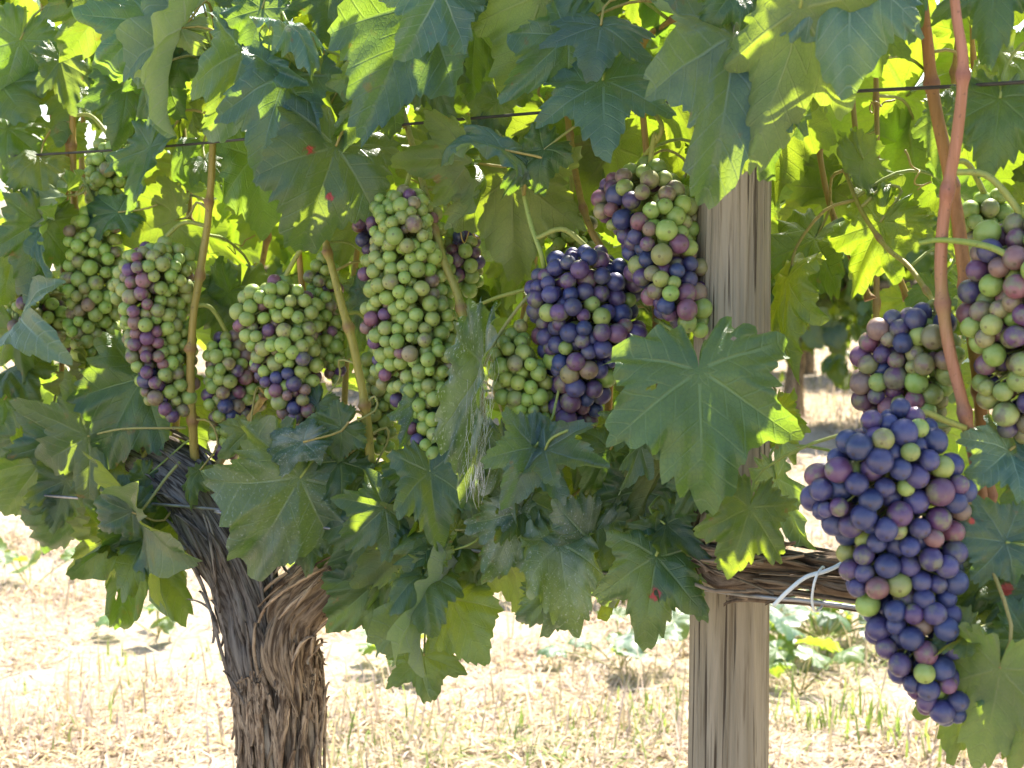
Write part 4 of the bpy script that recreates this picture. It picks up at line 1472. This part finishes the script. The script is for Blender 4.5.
# ------------------------------------------------------------------ wires and ties
def wire(name, lst, r, mat, label, cat='wire', seg=8):
    path = spline(pts_px(lst), 60)
    base = path[0]
    v, q, t, _ = tube_arrays(path, r, seg)
    o = link(name, fastmesh(name, v - base, q, t), mat, None, base)
    tag(o, label, cat)
    return o


wire('trellis_wire', [(-300, 172, -.01), (85, 152, 0), (330, 131, 0), (500, 116, 0), (690, 101, .005), (760, 97, .012), (860, 91, .02), (1024, 82, .04), (1500, 48, .05)], .0016, M_DARKWIRE, 'thin dark upper trellis wire running through the leaves above the bunches')
wire('trellis_wire', [(-300, 470, .02), (155, 504, .075), (228, 514, .085), (440, 545, .04), (690, 587, .045), (772, 598, .095), (845, 606, .08), (1300, 670, .05)], .0018, M_WIRE, 'pale lower wire under the vine arm, crossing the front of the post')
tw = MB()
tw.tube(spline(pts_px([(774, 605, .11), (788, 591, .115), (806, 577, .105), (826, 571, .095), (842, 563, .08), (850, 553, .06)]), 30), .0017, 8)
tie = link('twine', tw.mesh('twine', P(806, 577, .10)), M_TWINE, empty('vine_tie', P(806, 577, .10)))
tw2 = MB()
tw2.tube(spline(pts_px([(818, 572, .102), (814, 584, .105), (812, 600, .10), (815, 611, .09), (822, 606, .06), (826, 590, .03), (824, 568, .05), (819, 571, .10)]), 40), .0011, 8)
link('twine', tw2.mesh('twine', P(806, 577, .10)), M_TWINE, tie.parent)
tag(tie.parent, 'pale blue white twine tying the vine arm to the lower wire', 'twine')

# cobweb draped over the hanging folded leaf
rgw = np.random.default_rng(9)
web = MB()
for k in range(170):
    t = rgw.random()
    cx = np.interp(t, [0, .5, 1], [484, 480, 474]) + rgw.normal(0, 5.5)
    cy = 368 + t * 122
    a = rgw.normal(-.08, .16)
    ln = rgw.uniform(10, 46)
    o = .104 + rgw.normal(0, .004)
    pts = [(cx - math.sin(a) * ln / 2, cy - math.cos(a) * ln / 2, o), (cx + rgw.normal(0, 2), cy, o + rgw.normal(0, .002)), (cx + math.sin(a) * ln / 2, cy + math.cos(a) * ln / 2, o)]
    web.tube(spline(pts_px(pts), 6), rgw.uniform(.00006, .00012), 4)
wo = link('cobweb', web.mesh('cobweb', P(487, 430, .09)), M_WEB, None, P(487, 430, .09))
tag(wo, 'dusty white cobweb over the long folded leaf left of the dark purple bunch', 'cobweb')

# ------------------------------------------------------------------ rear rows of vines
rgb = np.random.default_rng(31)


def low_leaf_cloud(rg, n, sx, sy, z0, z1):
    mb = MB()
    x, y, q, t, vein = leaf_shape(26, 3, 1.0, .6, rg)
    for k in range(n):
        ln = rg.uniform(.07, .13)
        v = leaf_verts(x, y, vein, rg.uniform(.1, .9), rg.uniform(-.2, .6), rg.uniform(0, .2), .05, rg.uniform(.8, 1.1), rg) * ln
        c = np.array([rg.normal(0, .42) * sx, rg.normal(0, .45) * sy, 0])
        hh = rg.beta(1.5, 1.6)
        c[2] = z0 + (z1 - z0) * hh + .12 * math.sin(c[0] * 5 + 1) + .08 * math.sin(c[0] * 11)
        yv = np.array([rg.normal(0, .6), rg.normal(0, .5), -1.0])
        yv /= np.linalg.norm(yv)
        zv = rg.normal(0, 1, 3) + np.array([0, -.4, .6])
        zv -= np.dot(zv, yv) * yv
        zv /= np.linalg.norm(zv)
        xv = np.cross(yv, zv)
        w = v[:, :1] * xv + v[:, 1:2] * yv + v[:, 2:] * zv + c
        tint = np.array([1.1, 1.12, .95]) * rg.uniform(.7, 1.3)
        mb.add(w, q, t, np.hstack([vein, np.stack([x, y, 0 * x], -1), np.broadcast_to(np.append(tint, rg.random()), (len(x), 4))]))
    return mb


def rear_vine(loc, label, group, seed, proto=None):
    root = empty('grapevine', loc)
    tag(root, label, 'grapevine', group)
    a = math.atan2(ROW[1], ROW[0])
    root.rotation_euler = (0, 0, a)
    if proto is not None:
        for ch in proto.children:
            c = ch.copy()
            COL.objects.link(c)
            c.parent = root
        return root
    rg = np.random.default_rng(seed)
    lean = rg.normal(0, .08)

    def bt(name, pts, rads, color):
        path = spline(pts, 50)
        rad = np.interp(np.linspace(0, 1, 50), np.linspace(0, 1, len(rads)), rads)
        A, S = np.meshgrid(np.arange(28) / 28, np.linspace(0, 1, 50))
        d = .012 * (vnoise(A * 14, S * 14, 14, seed % 7) - .5) + .02 * (vnoise(A * 4, S * 5, 4, seed % 5) - .5)
        v, q, t, uv = tube_arrays(path, rad, 28, d)
        me = fastmesh(name, v, q, t)
        s = np.concatenate([np.repeat(np.linspace(0, .8, 50), 28), [0, .8]])
        attr_vec(me, 'barkco', np.stack([np.cos(uv[:, 0]) * .05, np.sin(uv[:, 0]) * .05, s], -1))
        link(name, me, M_BARK, root, (0, 0, 0), color)
    bt('trunk', [(0, 0, -.03), (lean * .3, .01, .3), (lean, 0, .55), (lean * 1.2, 0, .72)], [.07, .055, .055, .06], (1.1, .95, .8, 1))
    bt('arm', [(lean, 0, .6), (lean + .25, 0, .76), (.8, 0, .8)], [.05, .04, .03], (1, .9, .8, 1))
    bt('arm', [(lean, 0, .6), (lean - .22, 0, .74), (-.8, 0, .8)], [.05, .04, .03], (1, .9, .8, 1))
    for k in range(5):
        x0 = rg.uniform(-.7, .7)
        p = spline([(x0, 0, .78), (x0 + rg.normal(0, .08), rg.normal(0, .1), 1.2), (x0 + rg.normal(0, .15), rg.normal(0, .15), 1.7)], 14)
        v, q, t, _ = tube_arrays(p, np.linspace(.006, .003, 14), 6)
        link('cane', fastmesh('cane', v, q, t), M_CANE, root, (0, 0, 0), (1, .8, .6, 1))
    mb = low_leaf_cloud(rg, 1000, 1.1, .45, .24, 1.75)
    me = mb.mesh('foliage')
    A = np.vstack(mb.a)
    attr_vec(me, 'vein', A[:, :3])
    attr_vec(me, 'leafco', A[:, 3:6])
    attr_c(me, 'tint', A[:, 6:10])
    fo = link('foliage', me, M_LEAFM, root)
    fo['kind'] = 'stuff'
    return root


p0 = G(792, 418)
protos = []
for k in range(-3, 6):
    loc = p0 + ROW * (k * 1.55)
    loc = np.array([loc[0], loc[1], 0])
    if k in (0, -1, 1):
        lab = {0: 'rear row vine with bare brown trunk seen just right of the post', 1: 'rear row vine with leaning dark arm, seen above the half ripe bunch', -1: 'rear row vine standing hidden behind the wooden post'}[k]
    else:
        lab = 'leafy vine of the rear row mostly hidden by the front row'
    rv = rear_vine(loc, lab, 'vines of the rear row', 50 + k, protos[k % len(protos)] if k > 1 or k < -1 and protos else None)
    if k in (0, -1, 1) or not protos:
        protos.append(rv)
for k in range(-4, 7):
    loc = p0 + ROW * (k * 1.55 + .6) + NRM * 2.7
    rear_vine(np.array([loc[0], loc[1], 0]), 'distant leafy vine of the farthest row behind the others', 'vines of the farthest row', 80 + k, protos[(k + 4) % len(protos)])

# ------------------------------------------------------------------ dry grass, weeds and creeping melon plants
def grass_field():
    rg = np.random.default_rng(4)
    n = 170000
    # denser close to the camera
    d = 2.3 + 11 * rg.random(n) ** 1.5
    px = rg.uniform(-60, 1090, n)
    x = (px - 512) / F * d
    y = d
    clump = vnoise(x * 3.1, y * 3.1)
    keep = rg.random(n) < np.clip(.15 + 1.6 * (clump - .30), .06, 1)
    x, y, clump, d = x[keep], y[keep], clump[keep], d[keep]
    n = len(x)
    z = (vnoise(x * 1.7, y * 1.7) - .5) * .05 + (vnoise(x * 5 + 9, y * 5) - .5) * .02
    flat = rg.random(n) < .80
    h = np.where(flat, rg.uniform(.02, .05, n), rg.gamma(2.0, .020, n) * (.6 + clump))
    ln = np.where(flat, rg.uniform(.05, .16, n), h * rg.uniform(.2, .7, n))
    az = rg.uniform(0, 6.28, n)
    w = rg.uniform(.0011, .0030, n) * (.6 + .15 * d)
    dx, dy = np.cos(az), np.sin(az)
    bx, by = -dy * w, dx * w
    hm = np.where(flat, h * .5, h * .6)
    b0 = np.stack([x + bx, y + by, z], -1)
    b1 = np.stack([x - bx, y - by, z], -1)
    m0 = np.stack([x + dx * ln * .45 + bx * .8, y + dy * ln * .45 + by * .8, z + hm], -1)
    m1 = np.stack([x + dx * ln * .45 - bx * .8, y + dy * ln * .45 - by * .8, z + hm], -1)
    tp_ = np.stack([x + dx * ln, y + dy * ln, z + np.where(flat, h * .35, h)], -1)
    v = np.stack([b0, b1, m1, m0, tp_], 1).reshape(-1, 3)
    i = np.arange(n) * 5
    q = np.stack([i, i + 1, i + 2, i + 3], -1)
    t = np.stack([i + 3, i + 2, i + 4], -1)
    me = fastmesh('dry_grass', v, q, t)
    greenp = vnoise(x * 1.1 + 5, y * 1.1)
    isg = rg.random(n) < np.clip((greenp - .55) * 1.1, .015, .4)
    straw = np.array([.62, .505, .385])[None] * rg.uniform(.6, 1.2, n)[:, None]
    straw[:, 2] *= rg.uniform(.7, 1.2, n)
    grn = np.array([.22, .30, .08])[None] * rg.uniform(.7, 1.3, n)[:, None]
    c = np.where(isg[:, None], grn, straw)
    attr_c(me, 'tint', np.repeat(np.hstack([c, np.ones((n, 1))]), 5, axis=0))
    m, nt, N, L, out = new_mat('dry grass')
    b = NB(nt)
    col = b.attr('tint').outputs['Color']
    pr = b.principled(col, .7, .2)
    ts = N.new('ShaderNodeBsdfTranslucent')
    L.new(col, ts.inputs['Color'])
    mx = N.new('ShaderNodeMixShader')
    mx.inputs[0].default_value = .35
    L.new(pr.outputs[0], mx.inputs[1])
    L.new(ts.outputs[0], mx.inputs[2])
    L.new(mx.outputs[0], out.inputs['Surface'])
    o = link('dry_grass', me, m)
    tag(o, 'dry straw coloured grass and stubble covering the sunny ground', 'grass', None, 'stuff')


grass_field()


def creeper(px, py, n, size, spread, label, seed, tint=(1.5, 1.6, 2.1, 1), cat='weed', hgt=.12, group='creeping plants on the dry ground'):
    rg = np.random.default_rng(seed)
    g = G(px, py)
    root = empty('creeping_plant', (g[0], g[1], ground_z(g[0], g[1])))
    tag(root, label, cat, group)
    for k in range(n):
        a = rg.uniform(0, 6.28)
        rr = spread * math.sqrt(rg.random())
        c = np.array([math.cos(a) * rr, math.sin(a) * rr * .8, rg.uniform(.35, 1.0) * hgt])
        d = np.array([math.cos(a) + rg.normal(0, .5), math.sin(a) - .4 + rg.normal(0, .5), rg.uniform(-.6, .1)])
        d /= np.linalg.norm(d)
        zv = np.array([rg.normal(0, .35), rg.normal(-.25, .35), 1.0])
        zv -= np.dot(zv, d) * d
        zv /= np.linalg.norm(zv)
        xv = np.cross(d, zv)
        x, y, q, t, vein = leaf_shape(60, 6, .7, .6, rg)
        ln = size * rg.uniform(.7, 1.25)
        v = leaf_verts(x, y, vein, rg.uniform(.3, 1.3), rg.uniform(-.3, .7), rg.uniform(0, .3), .07, rg.uniform(.9, 1.2), rg) * ln
        me = fastmesh('leaf', v[:, :1] * xv + v[:, 1:2] * d + v[:, 2:] * zv, q, t)
        attr_vec(me, 'vein', vein)
        attr_vec(me, 'leafco', np.stack([x, y, 0 * x], -1))
        f = rg.uniform(.8, 1.25)
        lo = link('leaf', me, M_LEAF, root, c, (tint[0] * f, tint[1] * f, tint[2] * f, .8))
        p = spline([(0, 0, 0), -c * .4 + np.array([0, 0, .01]), -c], 6)
        sv, sq, stt, _ = tube_arrays(p, .002, 5)
        link('leaf_stalk', fastmesh('leaf_stalk', sv, sq, stt), M_STALK, lo, (0, 0, 0))
    return root


creeper(620, 668, 9, .075, .16, 'blue green creeping plant on dry ground left of the post foot', 1)
creeper(585, 590, 12, .08, .25, 'blue green creeping plant under the dust speckled leaves', 2)
creeper(825, 640, 22, .085, .30, 'largest blue green creeping plant, right of the post', 3)
creeper(800, 690, 4, .06, .14, 'few low leaves in the grass beside the post foot', 4, (1.2, 1.5, 1.0, 1))
creeper(158, 632, 5, .06, .14, 'small pale creeping plant left of the shaggy trunk', 5, (1.4, 1.7, 1.3, 1))
creeper(420, 672, 6, .07, .15, 'low green plant behind the lowest hanging leaves', 6, (1.2, 1.5, 1.0, 1))
creeper(340, 590, 6, .08, .2, 'pale plant right of the trunk fork on sunny ground', 7, (1.5, 1.7, 1.7, 1))
creeper(30, 585, 4, .07, .16, 'sparse pale weed at the far left edge', 8, (1.4, 1.6, 1.2, 1))


def weed(px, py, n, h, label, seed, col=(1, 1, 1, 1)):
    rg = np.random.default_rng(seed)
    g = G(px, py)
    n = int(n * .6)
    root = empty('grass_tuft', (g[0], g[1], ground_z(g[0], g[1])))
    tag(root, label, 'grass tuft', 'green tufts in the dry grass')
    mb = MB()
    for k in range(n):
        a = rg.uniform(0, 6.28)
        hh = .5 * h * rg.uniform(.3, 1.1)
        ln = hh * rg.uniform(.2, .9)
        b0 = np.array([rg.normal(0, .06), rg.normal(0, .06), 0])
        d = np.array([math.cos(a), math.sin(a), 0])
        e = np.array([-d[1], d[0], 0]) * rg.uniform(.0015, .004)
        m = b0 + d * ln * .4 + np.array([0, 0, hh * .7])
        tpp = b0 + d * ln + np.array([0, 0, hh])
        mb.add([b0 + e, b0 - e, m - e * .8, m + e * .8, tpp], [[0, 1, 2, 3]], [[3, 2, 4]])
    link('blade', mb.mesh('blade'), M_TUFT, root, (0, 0, 0), col)['kind'] = 'stuff'


M_TUFT = simple_mat('green grass', (.19, .26, .075), .6, .3, .35, 25, 0, .35)
for i, (x, y, n, h, lab) in enumerate([
    (390, 700, 40, .12, 'green grass tuft left of the lowest hanging leaf'), (565, 728, 36, .12, 'small green grass tuft in the middle of the bright straw'),
    (650, 720, 60, .18, 'taller green grass tuft left of the post foot'), (815, 725, 70, .20, 'green grass tuft right of the post foot'),
    (870, 735, 60, .18, 'green grass tuft under the blue black bunch'), (215, 660, 24, .08, 'thin green grass tuft left of the shaggy trunk'),
    (100, 660, 26, .08, 'low green grass tuft at the lower left'), (60, 740, 20, .08, 'sparse green grass tuft near the lower left corner'), (910, 755, 40, .16, 'green grass tuft below the leaves at the lower right')]):
    weed(x, y, n, h, lab, 200 + i)
